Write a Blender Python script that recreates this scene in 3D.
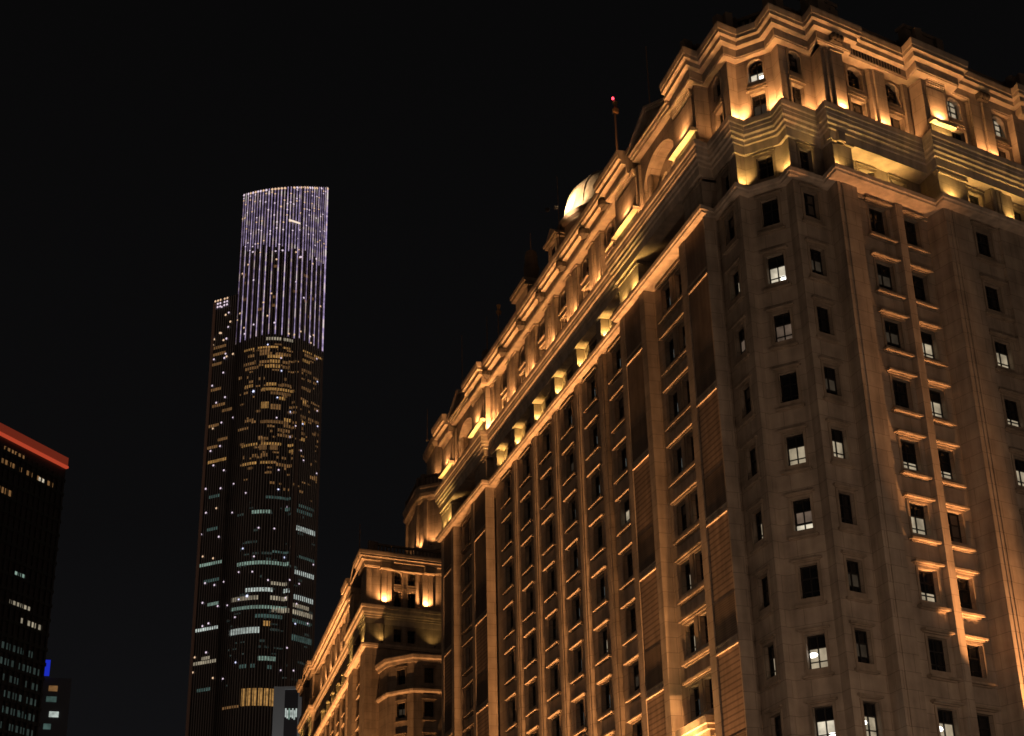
import bpy, math, random
from math import radians as R
random.seed(7)
sc = bpy.context.scene
COL = sc.collection
for o in list(bpy.data.objects): bpy.data.objects.remove(o)
Z0 = 43.46          # height of the top row of plain window sills above the street

# ---------------------------------------------------------------- camera
cd = bpy.data.cameras.new('camera'); cam = bpy.data.objects.new('camera', cd); COL.objects.link(cam)
sc.camera = cam
YAW, PITCH, ROLL = R(17.7576), R(25.1618), R(-1.3961)
from mathutils import Matrix, Vector
cy, sy, cp, sp = math.cos(YAW), math.sin(YAW), math.cos(PITCH), math.sin(PITCH)
fw = Vector((sy*cp, cy*cp, sp)); rt = Vector((cy, -sy, 0)); up = rt.cross(fw)
cr, sr = math.cos(ROLL), math.sin(ROLL)
rt2 = rt*cr + up*sr; up2 = up*cr - rt*sr
m = Matrix((rt2, up2, -fw)).transposed().to_4x4(); m.translation = Vector((-33.754, -61.856, Z0-41.759))
cam.matrix_world = m
cd.sensor_width = 36; cd.lens = 1582.9/1024*36; cd.clip_end = 6000; cd.clip_start = .5
sc.render.resolution_x = 1024; sc.render.resolution_y = 736

# ---------------------------------------------------------------- world: night sky of a lit city
w = bpy.data.worlds.new('World'); sc.world = w; w.use_nodes = True
nt = w.node_tree; bg = nt.nodes['Background']
tc = nt.nodes.new('ShaderNodeTexCoord'); sx = nt.nodes.new('ShaderNodeSeparateXYZ')
nt.links.new(tc.outputs['Generated'], sx.inputs[0])
rp = nt.nodes.new('ShaderNodeValToRGB'); nt.links.new(sx.outputs['Z'], rp.inputs[0])
rp.color_ramp.elements[0].position = 0.0; rp.color_ramp.elements[0].color = (.30, .195, .125, 1)
rp.color_ramp.elements[1].position = .20; rp.color_ramp.elements[1].color = (.0054, .0053, .0060, 1)
e = rp.color_ramp.elements.new(.10); e.color = (.07, .045, .03, 1)
e = rp.color_ramp.elements.new(.33); e.color = (.0036, .0035, .0038, 1)
e = rp.color_ramp.elements.new(.6); e.color = (.0025, .0024, .0025, 1)
nt.links.new(rp.outputs[0], bg.inputs[0]); bg.inputs[1].default_value = 1.0
sc.view_settings.view_transform = 'Standard'; sc.view_settings.look = 'None'
sc.view_settings.exposure = 0; sc.view_settings.gamma = 1
sc.render.engine = 'CYCLES'
sc.cycles.filter_width = 1.6
ORANGE = (1, .425, .14); YELLOW = (1, .56, .15); WARM = (1, .50, .15); FILL = (1, .65, .44)

# ---------------------------------------------------------------- materials
def mat(name, col, rough=.8, metal=0, emit=None, es=0):
    m = bpy.data.materials.new(name); m.use_nodes = True
    b = m.node_tree.nodes['Principled BSDF']
    b.inputs['Base Color'].default_value = (*col, 1); b.inputs['Roughness'].default_value = rough
    b.inputs['Metallic'].default_value = metal
    if emit:
        b.inputs['Emission Color'].default_value = (*emit, 1); b.inputs['Emission Strength'].default_value = es
    return m
def stone(name, c1, c2, mortar, bw=1.5, bh=.85, ms=.012, rough=.85, joints=True):
    m = mat(name, c1, rough); t = m.node_tree; b = t.nodes['Principled BSDF']
    tx = t.nodes.new('ShaderNodeTexCoord')
    no = t.nodes.new('ShaderNodeTexNoise'); no.inputs['Scale'].default_value = .9; no.inputs['Detail'].default_value = 8
    t.links.new(tx.outputs['Object'], no.inputs[0])
    mp = t.nodes.new('ShaderNodeMapping'); mp.inputs['Scale'].default_value = (1.6, 1.6, .12)
    t.links.new(tx.outputs['Object'], mp.inputs[0])
    n2 = t.nodes.new('ShaderNodeTexNoise'); n2.inputs['Scale'].default_value = 1.3; n2.inputs['Detail'].default_value = 6
    t.links.new(mp.outputs[0], n2.inputs[0])
    ad = t.nodes.new('ShaderNodeMath'); ad.operation = 'ADD'; t.links.new(no.outputs[0], ad.inputs[0]); t.links.new(n2.outputs[0], ad.inputs[1])
    r1 = t.nodes.new('ShaderNodeMapRange'); r1.inputs[1].default_value = .7; r1.inputs[2].default_value = 1.3
    r1.inputs[3].default_value = .58; r1.inputs[4].default_value = 1.15
    t.links.new(ad.outputs[0], r1.inputs[0])
    mx = t.nodes.new('ShaderNodeMix'); mx.data_type = 'RGBA'; mx.blend_type = 'MULTIPLY'; mx.inputs[0].default_value = 1
    if joints:
        br = t.nodes.new('ShaderNodeTexBrick'); t.links.new(tx.outputs['UV'], br.inputs[0])
        br.inputs['Color1'].default_value = (*c1, 1); br.inputs['Color2'].default_value = (*c2, 1); br.inputs['Mortar'].default_value = (*mortar, 1)
        br.inputs['Scale'].default_value = 1; br.inputs['Mortar Size'].default_value = ms
        br.inputs['Brick Width'].default_value = bw; br.inputs['Row Height'].default_value = bh; br.inputs['Mortar Smooth'].default_value = .3
        t.links.new(br.outputs[0], mx.inputs[6])
    else: mx.inputs[6].default_value = (*c1, 1)
    t.links.new(r1.outputs[0], mx.inputs[7]); t.links.new(mx.outputs[2], b.inputs['Base Color'])
    bp = t.nodes.new('ShaderNodeBump'); bp.inputs['Strength'].default_value = .25; bp.inputs['Distance'].default_value = .02
    n3 = t.nodes.new('ShaderNodeTexNoise'); n3.inputs['Scale'].default_value = 9; n3.inputs['Detail'].default_value = 5
    t.links.new(tx.outputs['Object'], n3.inputs[0]); t.links.new(n3.outputs[0], bp.inputs['Height']); t.links.new(bp.outputs[0], b.inputs['Normal'])
    return m
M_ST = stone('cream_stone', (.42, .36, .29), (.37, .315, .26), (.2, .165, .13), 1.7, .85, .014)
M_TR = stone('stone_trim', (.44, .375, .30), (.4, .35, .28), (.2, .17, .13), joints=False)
M_SOF = stone('brightened_soffit_stone', (.62, .53, .43), (.6, .5, .4), (.2, .17, .13), joints=False)  # trim stone made paler so soffits look strongly lit from below
M_SILL = stone('dimmed_window_stone', (.33, .275, .215), (.3, .26, .2), (.2, .17, .13), joints=False)  # trim stone darkened so sills and hoods look more dimly lit
M_GRL = stone('dark_grille', (.18, .14, .105), (.17, .13, .10), (.10, .075, .06), 40, .12, .02)
M_BOSS = mat('dark_carving', (.06, .05, .04), .9)  # near-black tone for the bosses and the reeded frieze
M_PAN = stone('smooth_panel', (.22, .17, .13), (.21, .165, .125), (.2, .16, .12), joints=False)
M_SLAT = stone('slatted_panel', (.32, .24, .18), (.30, .225, .17), (.17, .125, .09), 40, .30, .05)
M_ROOF = stone('dark_roof_tile', (.09, .075, .06), (.07, .06, .05), (.03, .025, .02), .4, .3, .03)
M_RAIL = mat('dark_rooftop_stone', (.16, .13, .105), .9)  # darker stone tone for balustrades, turrets and roof blocks
M_SASH = mat('dark_window_metal', (.012, .012, .013), .45)
M_GLASS = mat('dark_window_glass', (.010, .011, .013), .08)
M_BLIND = mat('grey_blind_behind_glass', (.10, .09, .08), .35)
def litmat(name, col, es, scale=1.5):
    m = mat(name, (.02, .02, .02), .3); t = m.node_tree; b = t.nodes['Principled BSDF']
    tx = t.nodes.new('ShaderNodeTexCoord'); no = t.nodes.new('ShaderNodeTexNoise'); no.inputs['Scale'].default_value = scale
    no.inputs['Detail'].default_value = 3
    t.links.new(tx.outputs['Object'], no.inputs[0])
    r = t.nodes.new('ShaderNodeMapRange'); r.inputs[1].default_value = .3; r.inputs[2].default_value = .75
    r.inputs[3].default_value = es*.45; r.inputs[4].default_value = es*1.3
    t.links.new(no.outputs[0], r.inputs[0]); t.links.new(r.outputs[0], b.inputs['Emission Strength'])
    b.inputs['Emission Color'].default_value = (*col, 1)
    return m
M_LIT = litmat('lit_room_glass', (1, .82, .55), .42)
M_LITW = litmat('bright_room_glass', (1, .88, .66), .75)
M_DIM = litmat('dim_room_glass', (1, .7, .5), .13)
M_FAINT = litmat('faint_room_glass', (1, .75, .5), .03)
M_COOL = litmat('cool_dim_glass', (.75, .85, .8), .10)
M_LAMP = mat('ceiling_lamp_glow', (1, 1, 1), .5, emit=(1, .97, .88), es=4)
M_FIX = mat('floodlight_housing', (.03, .03, .03), .5)
M_LENS = mat('floodlight_lens', (1, .8, .4), .3, emit=(1, .62, .2), es=6)
M_METAL = mat('mast_metal', (.30, .2, .14), .5, .2)

# ---------------------------------------------------------------- mesh builder
class MB:
    def __init__(s): s.v = []; s.f = []; s.mi = []; s.mats = []
    def mid(s, m):
        if m not in s.mats: s.mats.append(m)
        return s.mats.index(m)
    def face(s, pts, m=None):
        i = len(s.v); s.v += [tuple(p) for p in pts]; s.f.append(tuple(range(i, i+len(pts)))); s.mi.append(s.mid(m) if m else 0)
    def box(s, F, s0, s1, d0, d1, z0, z1, m=None):
        P = lambda a, d, z: F(a, d, z)
        c = [P(s0,d0,z0),P(s1,d0,z0),P(s1,d1,z0),P(s0,d1,z0),P(s0,d0,z1),P(s1,d0,z1),P(s1,d1,z1),P(s0,d1,z1)]
        for q in ((0,1,2,3),(4,7,6,5),(0,4,5,1),(1,5,6,2),(2,6,7,3),(3,7,4,0)): s.face([c[k] for k in q], m)
    def prism(s, F, poly, d0, d1, m=None):      # poly in (s,z), extruded along d
        a = [F(p[0], d0, p[1]) for p in poly]; b = [F(p[0], d1, p[1]) for p in poly]
        s.face(a, m); s.face(b[::-1], m); n = len(poly)
        for i in range(n): s.face([a[i], b[i], b[(i+1)%n], a[(i+1)%n]], m)
    def lathe(s, c, prof, n=16, m=None, sx=1, sy=1, a0=0):
        rings = [[(c[0]+r*sx*math.cos(a0+2*math.pi*k/n), c[1]+r*sy*math.sin(a0+2*math.pi*k/n), c[2]+z) for k in range(n)] for r, z in prof]
        for a, b in zip(rings, rings[1:]):
            for k in range(n): s.face([a[k], a[(k+1)%n], b[(k+1)%n], b[k]], m)
        s.face(rings[0][::-1], m); s.face(rings[-1], m)
    def sweep(s, path, prof, m=None, closed_ends=True):   # path plan pts, prof (d,z) closed polygon; outward = right of travel
        n = len(path); offs = []
        for i in range(n):
            def nrm(a, b):
                dx, dy = b[0]-a[0], b[1]-a[1]; L = math.hypot(dx, dy); return (dy/L, -dx/L)
            if i == 0: nn = nrm(path[0], path[1]); offs.append(nn)
            elif i == n-1: nn = nrm(path[-2], path[-1]); offs.append(nn)
            else:
                a = nrm(path[i-1], path[i]); b = nrm(path[i], path[i+1]); k = 1+a[0]*b[0]+a[1]*b[1]
                offs.append(((a[0]+b[0])/k, (a[1]+b[1])/k))
        rings = [[(p[0]+o[0]*d, p[1]+o[1]*d, Z0+z) for d, z in prof] for p, o in zip(path, offs)]
        k = len(prof)
        for a, b in zip(rings, rings[1:]):
            for j in range(k): s.face([a[j], b[j], b[(j+1)%k], a[(j+1)%k]], m)
        if closed_ends: s.face(rings[0][::-1], m); s.face(rings[-1], m)
    def build(s, name, m=None, parent=None, smooth=False):
        me = bpy.data.meshes.new(name); me.from_pydata(s.v, [], s.f); 
        ms = s.mats if s.mats else [m]
        for q in ms: me.materials.append(q or m)
        for p, i in zip(me.polygons, s.mi): p.material_index = i; p.use_smooth = smooth
        uv = me.uv_layers.new(name='UVMap')
        for p in me.polygons:
            n = p.normal
            for li in p.loop_indices:
                co = me.vertices[me.loops[li].vertex_index].co
                if abs(n.z) > .6: uv.data[li].uv = (co.x, co.y)
                else:
                    L = math.hypot(n.x, n.y) or 1; uv.data[li].uv = ((-n.y*co.x+n.x*co.y)/L, co.z-Z0)
        o = bpy.data.objects.new(name, me); COL.objects.link(o)
        if parent: o.parent = parent
        return o
def frame(P, e):
    L = math.hypot(*e); e = (e[0]/L, e[1]/L); n = (e[1], -e[0])
    return lambda s, d, z: (P[0]+e[0]*s+n[0]*d, P[1]+e[1]*s+n[1]*d, Z0+z)
def seg(P, Q):
    return frame(P, (Q[0]-P[0], Q[1]-P[1])), math.hypot(Q[0]-P[0], Q[1]-P[1])
def empty(name, loc, label, cat, group=None):
    o = bpy.data.objects.new(name, None); COL.objects.link(o); o.location = loc; o.empty_display_size = .5
    o['label'] = label; o['category'] = cat
    if group: o['group'] = group
    return o
def tag(o, label, cat, group=None):
    o['label'] = label; o['category'] = cat
    if group: o['group'] = group
    return o
def adopt(root):      # parents built in world coordinates keep their place
    for c in root.children: c.matrix_parent_inverse = Matrix.Translation(root.location).inverted()

# ---------------------------------------------------------------- wall with openings
def wall(mb, F, s0, s1, z0, z1, holes, depth=.32, m=None):
    ss = sorted({s0, s1, *[x for h in holes for x in h[:2]]}); zs = sorted({z0, z1, *[x for h in holes for x in h[2:4]]})
    ss = [x for x in ss if s0 <= x <= s1]; zs = [x for x in zs if z0 <= x <= z1]
    for a, b in zip(ss, ss[1:]):
        run = None
        for c, d in zip(zs, zs[1:]):
            cx, cz = (a+b)/2, (c+d)/2
            if any(h[0] < cx < h[1] and h[2] < cz < h[3] for h in holes):
                if run: mb.face([F(a,0,run[0]),F(b,0,run[0]),F(b,0,run[1]),F(a,0,run[1])], m)
                run = None
            else: run = (run[0], d) if run else (c, d)
        if run: mb.face([F(a,0,run[0]),F(b,0,run[0]),F(b,0,run[1]),F(a,0,run[1])], m)
    for h in holes:
        a, b, c, d = h[:4]
        if a >= s1 or b <= s0: continue
        mb.face([F(a,0,c),F(a,-depth,c),F(a,-depth,d),F(a,0,d)], m); mb.face([F(b,0,c),F(b,0,d),F(b,-depth,d),F(b,-depth,c)], m)
        mb.face([F(a,0,d),F(a,-depth,d),F(b,-depth,d),F(b,0,d)], m); mb.face([F(a,0,c),F(b,0,c),F(b,-depth,c),F(a,-depth,c)], m)
        if len(h) > 4 and h[4]:     # arched head: fill the corners
            r = (b-a)/2; cx = (a+b)/2; zc = d-r*.8; N = 7
            for sg in (-1, 1):
                arc = [(cx+sg*r*math.cos(t*math.pi/2/N), zc+r*.8*math.sin(t*math.pi/2/N)) for t in range(N+1)]
                cn = (cx+sg*r, d)
                for p, q in zip(arc, arc[1:]):
                    mb.face([F(cn[0],-.01,cn[1]), F(p[0],-.01,p[1]), F(q[0],-.01,q[1])], m)
                    mb.face([F(p[0],-.01,p[1]), F(p[0],-depth,p[1]), F(q[0],-depth,q[1]), F(q[0],-.01,q[1])], m)

# window specs collected per building; the largest 100 become parts
def winmesh(F, c, wd, z0, z1, st, parts):
    """parts: dict of MB: stone, sash, pane"""
    a, b = c-wd/2, c+wd/2; arch = st.get('arch'); S, H, G = parts['stone'], parts['sash'], parts['pane']
    dd = -st.get('depth', .32)
    if not st.get('bare'):
        so = st.get('so', .28); ov = st.get('ov', .42)
        if st.get('sill', True):
            S.box(F, a-ov, b+ov, 0, so, z0-.41, z0-.30); S.box(F, a-ov+.1, b+ov-.1, 0, so*.45, z0-.47, z0-.41)
            S.box(F, a-.12, b+.12, -.1, .06, z0-.30, z0)
        if st.get('hood', True):
            zh = z1+.12
            S.box(F, a-ov, b+ov, 0, so, zh+.08, zh+.18); S.box(F, a-ov+.1, b+ov-.1, 0, so*.45, zh+.02, zh+.08)
        t = .14
        S.box(F, a-t, a, -.02, .06, z0, z1+.1); S.box(F, b, b+t, -.02, .06, z0, z1+.1)
        if not arch: S.box(F, a, b, -.02, .06, z1, z1+.12)
        if arch:
            r = wd/2; zc = z1-r*.8
            for k in range(8):
                t0, t1 = math.pi*k/8, math.pi*(k+1)/8
                S.prism(F, [(c+r*math.cos(t0), zc+r*.8*math.sin(t0)), (c+(r+t)*math.cos(t0), zc+(r*.8+t)*math.sin(t0)),
                            (c+(r+t)*math.cos(t1), zc+(r*.8+t)*math.sin(t1)), (c+r*math.cos(t1), zc+r*.8*math.sin(t1))], -.02, .07)
    f = .06; d0, d1 = dd+.02, dd+.09
    H.box(F, a, a+f, d0, d1, z0, z1); H.box(F, b-f, b, d0, d1, z0, z1); H.box(F, a, b, d0-.003, d1-.003, z0, z0+f); H.box(F, a, b, d0-.003, d1-.003, z1-f, z1)
    hh = z1-z0; zt = z0+hh*(.62 if not arch else .45); zb = z0+hh*.22
    H.box(F, c-f*.5, c+f*.5, d0+.004, d1+.006, z0, z1)
    H.box(F, a, b, d0+.002, d1+.003, zt-.03, zt+.03)
    if st.get('low', True) and not arch: H.box(F, a, b, d0+.002, d1+.003, zb-.025, zb+.025)
    if arch:
        for zz in (zt+.42,): H.box(F, a, b, d0+.002, d1+.003, zz-.025, zz+.025)
    lit = st.get('lit'); g = dd+.03
    def pane(s0, s1, q0, q1, m): G.face([F(s0,g,q0),F(s1,g,q0),F(s1,g,q1),F(s0,g,q1)], m)
    top = {'low': zt}.get(lit, zt)
    if not lit:
        rv = (math.sin(F(c,0,z0)[0]*12.9+F(c,0,z0)[1]*78.2+z0*37.7)*43758.5) % 1
        if rv < .5: pane(a, b, z0, z1, M_GLASS)
        elif rv < .72: pane(a, b, z0, zt+.0, M_GLASS); pane(a, b, zt, z1, M_BLIND)
        elif rv < .86: pane(a, c-.02, z0, z1, M_GLASS); pane(c-.02, b, z0, z1, M_BLIND)
        else: pane(a, b, z0, zb, M_GLASS); pane(a, b, zb, zt, M_FAINT); pane(a, b, zt, z1, M_GLASS)
    elif lit == 'full': pane(a, b, z0, z1, M_LIT)
    else:
        lm = {'lit': M_LIT, 'bright': M_LITW, 'dim': M_DIM, 'strip': M_LITW, 'cool': M_COOL, 'half': M_LIT, 'lamp': M_LIT, 'narrow': M_LIT}[lit]
        zl = {'strip': zb, 'half': zb+.15}.get(lit, zt)
        if lit in ('narrow', 'cool'):
            sp_ = a+wd*.30; se = a+wd*.62
            pane(a, sp_, z0, z1, M_GLASS); pane(sp_, se, z0, zl, lm); pane(sp_, se, zl, z1, M_GLASS); pane(se, b, z0, z1, M_BLIND)
        else: pane(a, b, z0, zl, lm); pane(a, b, zl, z1, M_GLASS)
        if lit == 'strip': G.box(F, a+.1, b-.1, g+.002, g+.012, zb+.1, zt, M_DIM)
        if lit == 'lamp':
            G.prism(F, [(c-.3+.24*math.cos(t*math.pi/5), z0+.72+.13*math.sin(t*math.pi/5)) for t in range(10)], g+.005, g+.015, M_LAMP)
        if lit == 'bright':
            G.box(F, c+.1, b-.1, g+.005, g+.015, z0+.12, z0+.42, M_LAMP)

class Building:
    def __init__(s, root): s.root = root; s.wins = []
    def add(s, F, c, wd, z0, z1, label=None, **st): s.wins.append((F, c, wd, z0, z1, st, label))
    def finish(s, limit=98):
        camp = cam.matrix_world.translation
        def size(q):
            P = Vector(q[0](q[1], 0, (q[3]+q[4])/2)); A = Vector(q[0](q[1]-q[2]/2, 0, q[3])); B = Vector(q[0](q[1]+q[2]/2, 0, q[3]))
            d = P-camp; t = (B-A).cross(d.normalized()).length/d.length**1.0; z = q[3]-Z0
            ok = 1
            v = cam.matrix_world.inverted() @ P; x = v.x/-v.z*1582.9; y = v.y/-v.z*1582.9
            if abs(x) > 520 or abs(y) > 376: ok = .001
            return ok*t*(q[4]-q[3])/d.length
        ws = sorted(s.wins, key=size, reverse=True)
        for q in ws[:limit]:
            ps = {k: MB() for k in ('stone', 'sash', 'pane')}
            winmesh(*q[:5], q[5], ps)
            if q[5].get('bare'):
                o = ps['sash'].build('window', M_SASH, s.root); ps['pane'].build('pane', M_GLASS, o)
            else:
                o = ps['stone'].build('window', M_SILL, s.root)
                ps['sash'].build('sash', M_SASH, o); ps['pane'].build('pane', M_GLASS, o)
        if len(ws) > limit:
            mb = MB()
            for q in ws[limit:]:
                ps = {k: MB() for k in ('stone', 'sash', 'pane')}; winmesh(*q[:5], q[5], ps)
                for k, dm in (('stone', M_SILL), ('sash', M_SASH), ('pane', M_GLASS)):
                    p = ps[k]; off = len(mb.v); mb.v += p.v
                    for f, mi in zip(p.f, p.mi):
                        mb.f.append(tuple(i+off for i in f)); mb.mi.append(mb.mid(p.mats[mi] if p.mats else dm))
            o = mb.build('distant_windows', M_TR, s.root); o['kind'] = 'stuff'; o['label'] = 'remaining small windows far along the long facade'
        fix(s.root)
def fix(root):
    # children were built in world coordinates: shift them so that the root can sit at the base of the thing
    L = root.location.copy()
    for c in root.children:
        c.matrix_parent_inverse = Matrix.Translation(-L)

def obj1(fn, name, m, parent):
    mb = MB(); fn(mb); return mb.build(name, m, parent)

# ================================================================ ground and roads
def sheet(name, x0, x1, y0, y1, z, m):
    mb = MB(); mb.face([(x0,y0,z),(x1,y0,z),(x1,y1,z),(x0,y1,z)]); o = mb.build(name, m); o['kind'] = 'structure'; return o
M_ASPH = stone('asphalt', (.05, .05, .05), (.05, .05, .05), (.05, .05, .05), joints=False)
M_PAVE = stone('paving', (.22, .20, .18), (.19, .17, .15), (.1, .1, .1), .6, .6, .02)
M_LINE = mat('road_paint', (.75, .75, .72), .6)
sheet('ground', -3000, 3000, -3000, 3000, -.13, mat('city_ground', (.06, .058, .055), .9))
sheet('road', -46, -22, -200, 400, -.12, M_ASPH)
mbp = MB(); FG = frame((0, 0), (1, 0))
for k in range(-12, 30): mbp.face([(-34.1, k*9, -.115), (-33.95, k*9, -.115), (-33.95, k*9+5, -.115), (-34.1, k*9+5, -.115)])
o = mbp.build('lane_marking', M_LINE); o['kind'] = 'structure'
mb = MB(); mb.box(lambda s, d, z: (s, d, z), -22, 70, -30, 200, -.14, 0, None); o = mb.build('pavement', M_PAVE); o['kind'] = 'structure'

# ================================================================ the big stone building
hotel = empty('stone_building', (10, 20, 0), 'huge warm floodlit classical stone building filling the right half of the view', 'building')
B = Building(hotel)
part = lambda fn, name, m=M_ST: obj1(fn, name, m, hotel)
S = .27
Rl = math.hypot(1, S)
def rp_(x, o=0): return (x, S*x+o)            # point on the right facade, plane offset o
V = dict(a=(-.55, 6.57), b=(.36, 6.80), c=(.36, 3.95), d=(.96, 4.11), e=(2.4, 2.5), f=(2.4, 1.7), g=(4.77, 2.33), h=(4.77, 1.29))
XR3 = 11.8; XEND = 26.0
# ---- columns of the long facade (centre, half width of recess)
LC = {'B': 22.4, 'C': 27.15, 'D': 31.85, 'E': 36.6, 'F': 41.35, 'G': 46.1}
PC = [24.78, 29.5, 34.22, 38.97, 43.72]
WZ0, WZ1 = .42, 2.05                           # opening of an ordinary window above its row line
FL = 3.4
rows = range(0, 12)
def zrow(i): return -FL*i
ZB = -Z0+5.0
lit = {}
def L_(col, s): 
    for k in s.split():
        i, t = k.split(':'); lit[(col, int(i))] = t
L_('W', '1:bright 2:dim 4:lit 5:strip 7:lamp 8:bright'); L_('X', '1:narrow 2:dim 5:narrow 7:narrow')
L_('Y', '4:lit 8:lamp'); L_('R1', '4:half 5:lit 6:half 8:lamp'); L_('R2', '2:lit 3:lit 4:half 8:half'); L_('R3', '2:lit 3:half 4:lit 5:narrow 6:lit')
L_('B', '3:lit 0:cool 2:cool'); L_('C', '1:cool 5:narrow 6:cool'); L_('A0', '0:cool 1:cool 2:cool 3:cool 5:narrow 6:narrow'); L_('A1', '0:narrow 2:cool 4:narrow')
for c_ in 'CDEFG':
    for i in range(9):
        if (c_, i) not in lit and random.random() < .5: lit[(c_, i)] = 'cool'
for i in range(9):
    for c_ in ('A0', 'A1', 'B'):
        if (c_, i) not in lit and random.random() < .35: lit[(c_, i)] = 'cool'

def low_wall(P, Q, cols, z1=2.55, **kw):
    """one wall plane from the podium up with a window per row at each (key, centre, width)"""
    F, Ln = seg(P, Q); holes = []
    for key, c, wd in cols:
        for i in rows:
            z = zrow(i)
            holes.append((c-wd/2, c+wd/2, z+WZ0, z+WZ1))
            if i <= 8: B.add(F, c, wd, z+WZ0, z+WZ1, lit=lit.get((key, i)), **kw)
    def fn(mb): wall(mb, F, 0, Ln, ZB, z1, holes, .34)
    part(fn, 'wall'); return F, Ln
# main run of the long facade
low_wall((.25, 49.3), (.25, 19.6), [(k, 49.3-v, 1.45) for k, v in LC.items()], ov=.47, so=.24)
for y in PC:
    def fn(mb, y=y):
        F = frame((.25, y), (0, -1)); mb.box(F, -.46, .46, -.05, .25, ZB, 2.55); mb.box(F, -.24, .24, .2, .30, ZB, 2.3)
    part(fn, 'pilaster')
# bays with double windows (A near, H far)
def lbay(y0, y1, ra, rb, near):
    cy_ = (ra+rb)/2
    F, Ln = low_wall((.1, rb), (.1, ra), [('A0' if near else 'H0', rb-cy_-1.0, 1.25), ('A1' if near else 'H1', rb-cy_+1.0, 1.25)], ov=.0, sill=False, hood=False)
    for i in range(9):          # one long sill and hood over the pair
        def fn(mb, i=i):
            z = zrow(i); c = rb-cy_
            mb.box(F, c-1.92, c+1.92, 0, .30, z-.12, z+.05); mb.box(F, c-1.8, c+1.8, 0, .18, z-.22, z-.12)
            mb.box(F, c-1.92, c+1.92, 0, .30, z+2.26, z+2.40); mb.box(F, c-1.8, c+1.8, 0, .2, z+2.16, z+2.26)
            mb.box(F, c-.18, c+.18, 0, .10, z+WZ0, z+2.16)
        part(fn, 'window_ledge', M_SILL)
    for a, b in ((y0, ra), (rb, y1)):
        near_blk = (a == y0)
        def fn(mb):
            F = frame((-.55, b), (0, -1)); L = b-a
            mb.box(F, 0, L, -.66, 0, ZB, 2.55)
            s = L-.75 if not near_blk else .0      # pilaster strip beside the recess
            mb.box(F, s, s+.75, 0, .07, ZB, 2.5) 
            s = (0 if not near_blk else L-.12); mb.box(F, s, s+(.7 if not near_blk else .12), 0, .05, ZB, 2.5)
        part(fn, 'wall')
        p0, p1 = ((a+.14, b-.78) if near_blk else (a+.82, b-.78))
        F2 = frame((-.55, p1), (0, -1)); W_ = p1-p0
        for k in range(6):
            zt = -.87-6.8*k; zb = zt-6.8
            def fn(mb):
                mb.face([F2(0,.004,zb+.5),F2(W_,.004,zb+.5),F2(W_,.004,zt-.12),F2(0,.004,zt-.12)])
            part(fn, 'slat_panel', M_SLAT if k >= 1 else M_PAN)
            def fn(mb):
                mb.box(F2, -.02, W_+.02, 0, .09, zt-.10, zt); mb.box(F2, -.02, W_+.02, 0, .06, zt+.28, zt+.37)
            part(fn, 'panel_band', M_TR)
            def fn(mb): mb.face([F2(0,.012,zt+.37),F2(W_,.012,zt+.37),F2(W_,.012,zt+2.5),F2(0,.012,zt+2.5)])
            if k >= 1: part(fn, 'grille', M_GRL)
        def fn(mb): mb.face([F2(0,.004,-.8),F2(W_,.004,-.8),F2(W_,.004,2.5),F2(0,.004,2.5)])
        part(fn, 'smooth_panel', M_PAN)
lbay(6.57, 19.6, 10.06, 15.5, True)
lbay(49.3, 62.7, 53.3, 58.7, False)
# end wall of the far bay and its depth
def fn(mb):
    F, Ln = seg((30, 62.7), (-.55, 62.7)); wall(mb, F, 0, Ln, ZB, 13, [])
part(fn, 'wall')
# corner: three faces with a window each
low_wall(V['a'], V['b'], [])
low_wall(V['b'], V['c'], [('X', 1.45, 1.15)], ov=.28, so=.16)
low_wall(V['c'], V['d'], [])
low_wall(V['d'], V['e'], [('W', 1.15, .98)], ov=.27, so=.18)
low_wall(V['e'], V['f'], [])
low_wall(V['f'], V['g'], [('Y', 1.12, 1.02)], ov=.26, so=.18)
low_wall(V['g'], V['h'], [])
def fn(mb):
    F, Ln = seg(V['h'], rp_(6.15)); wall(mb, F, 0, Ln, ZB, 2.55, [])
    mb.box(F, .34, Ln-.05, 0, .07, ZB, 2.5); mb.box(F, .0, .2, 0, .05, ZB, 2.5)
    F, Ln = seg(rp_(6.15), rp_(6.15, .45)); mb.face([F(0,0,ZB), F(0,0,2.55), F(Ln,0,2.55), F(Ln,0,ZB)])
part(fn, 'corner_pilaster')
FR, LnR = low_wall(rp_(6.15, .45), rp_(XR3, .45), [('R1', (7.76-6.15)*Rl, 1.28), ('R2', (10.14-6.15)*Rl, 1.28)], ov=.34, so=.34)
def fn(mb):
    mb.box(FR, (8.80-6.15)*Rl, (9.30-6.15)*Rl, -.05, .40, ZB, 2.55)
part(fn, 'pilaster')
# protruding bay on the right facade
def fn(mb):
    for x0, x1 in ((XR3, 13.75), (16.05, 18.0)):
        F, Ln = seg(rp_(x0, -.95), rp_(x1, -.95)); mb.box(F, 0, Ln, -1.5, 0, ZB, 2.55)
        if x0 == XR3: mb.box(F, .28, .36, 0, .06, ZB, 2.5); mb.box(F, .55, .62, 0, .06, ZB, 2.5)
part(fn, 'pilaster')
low_wall(rp_(13.75, -.72), rp_(16.05, -.72), [('R3', (14.8-13.75)*Rl, 1.28)], ov=.42, so=.25)
low_wall(rp_(18.0, -.72), rp_(XEND, -.72), [('R4', 1.4, 1.12), ('R5', 4.0, 1.12)], ov=.42, so=.25)
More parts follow.
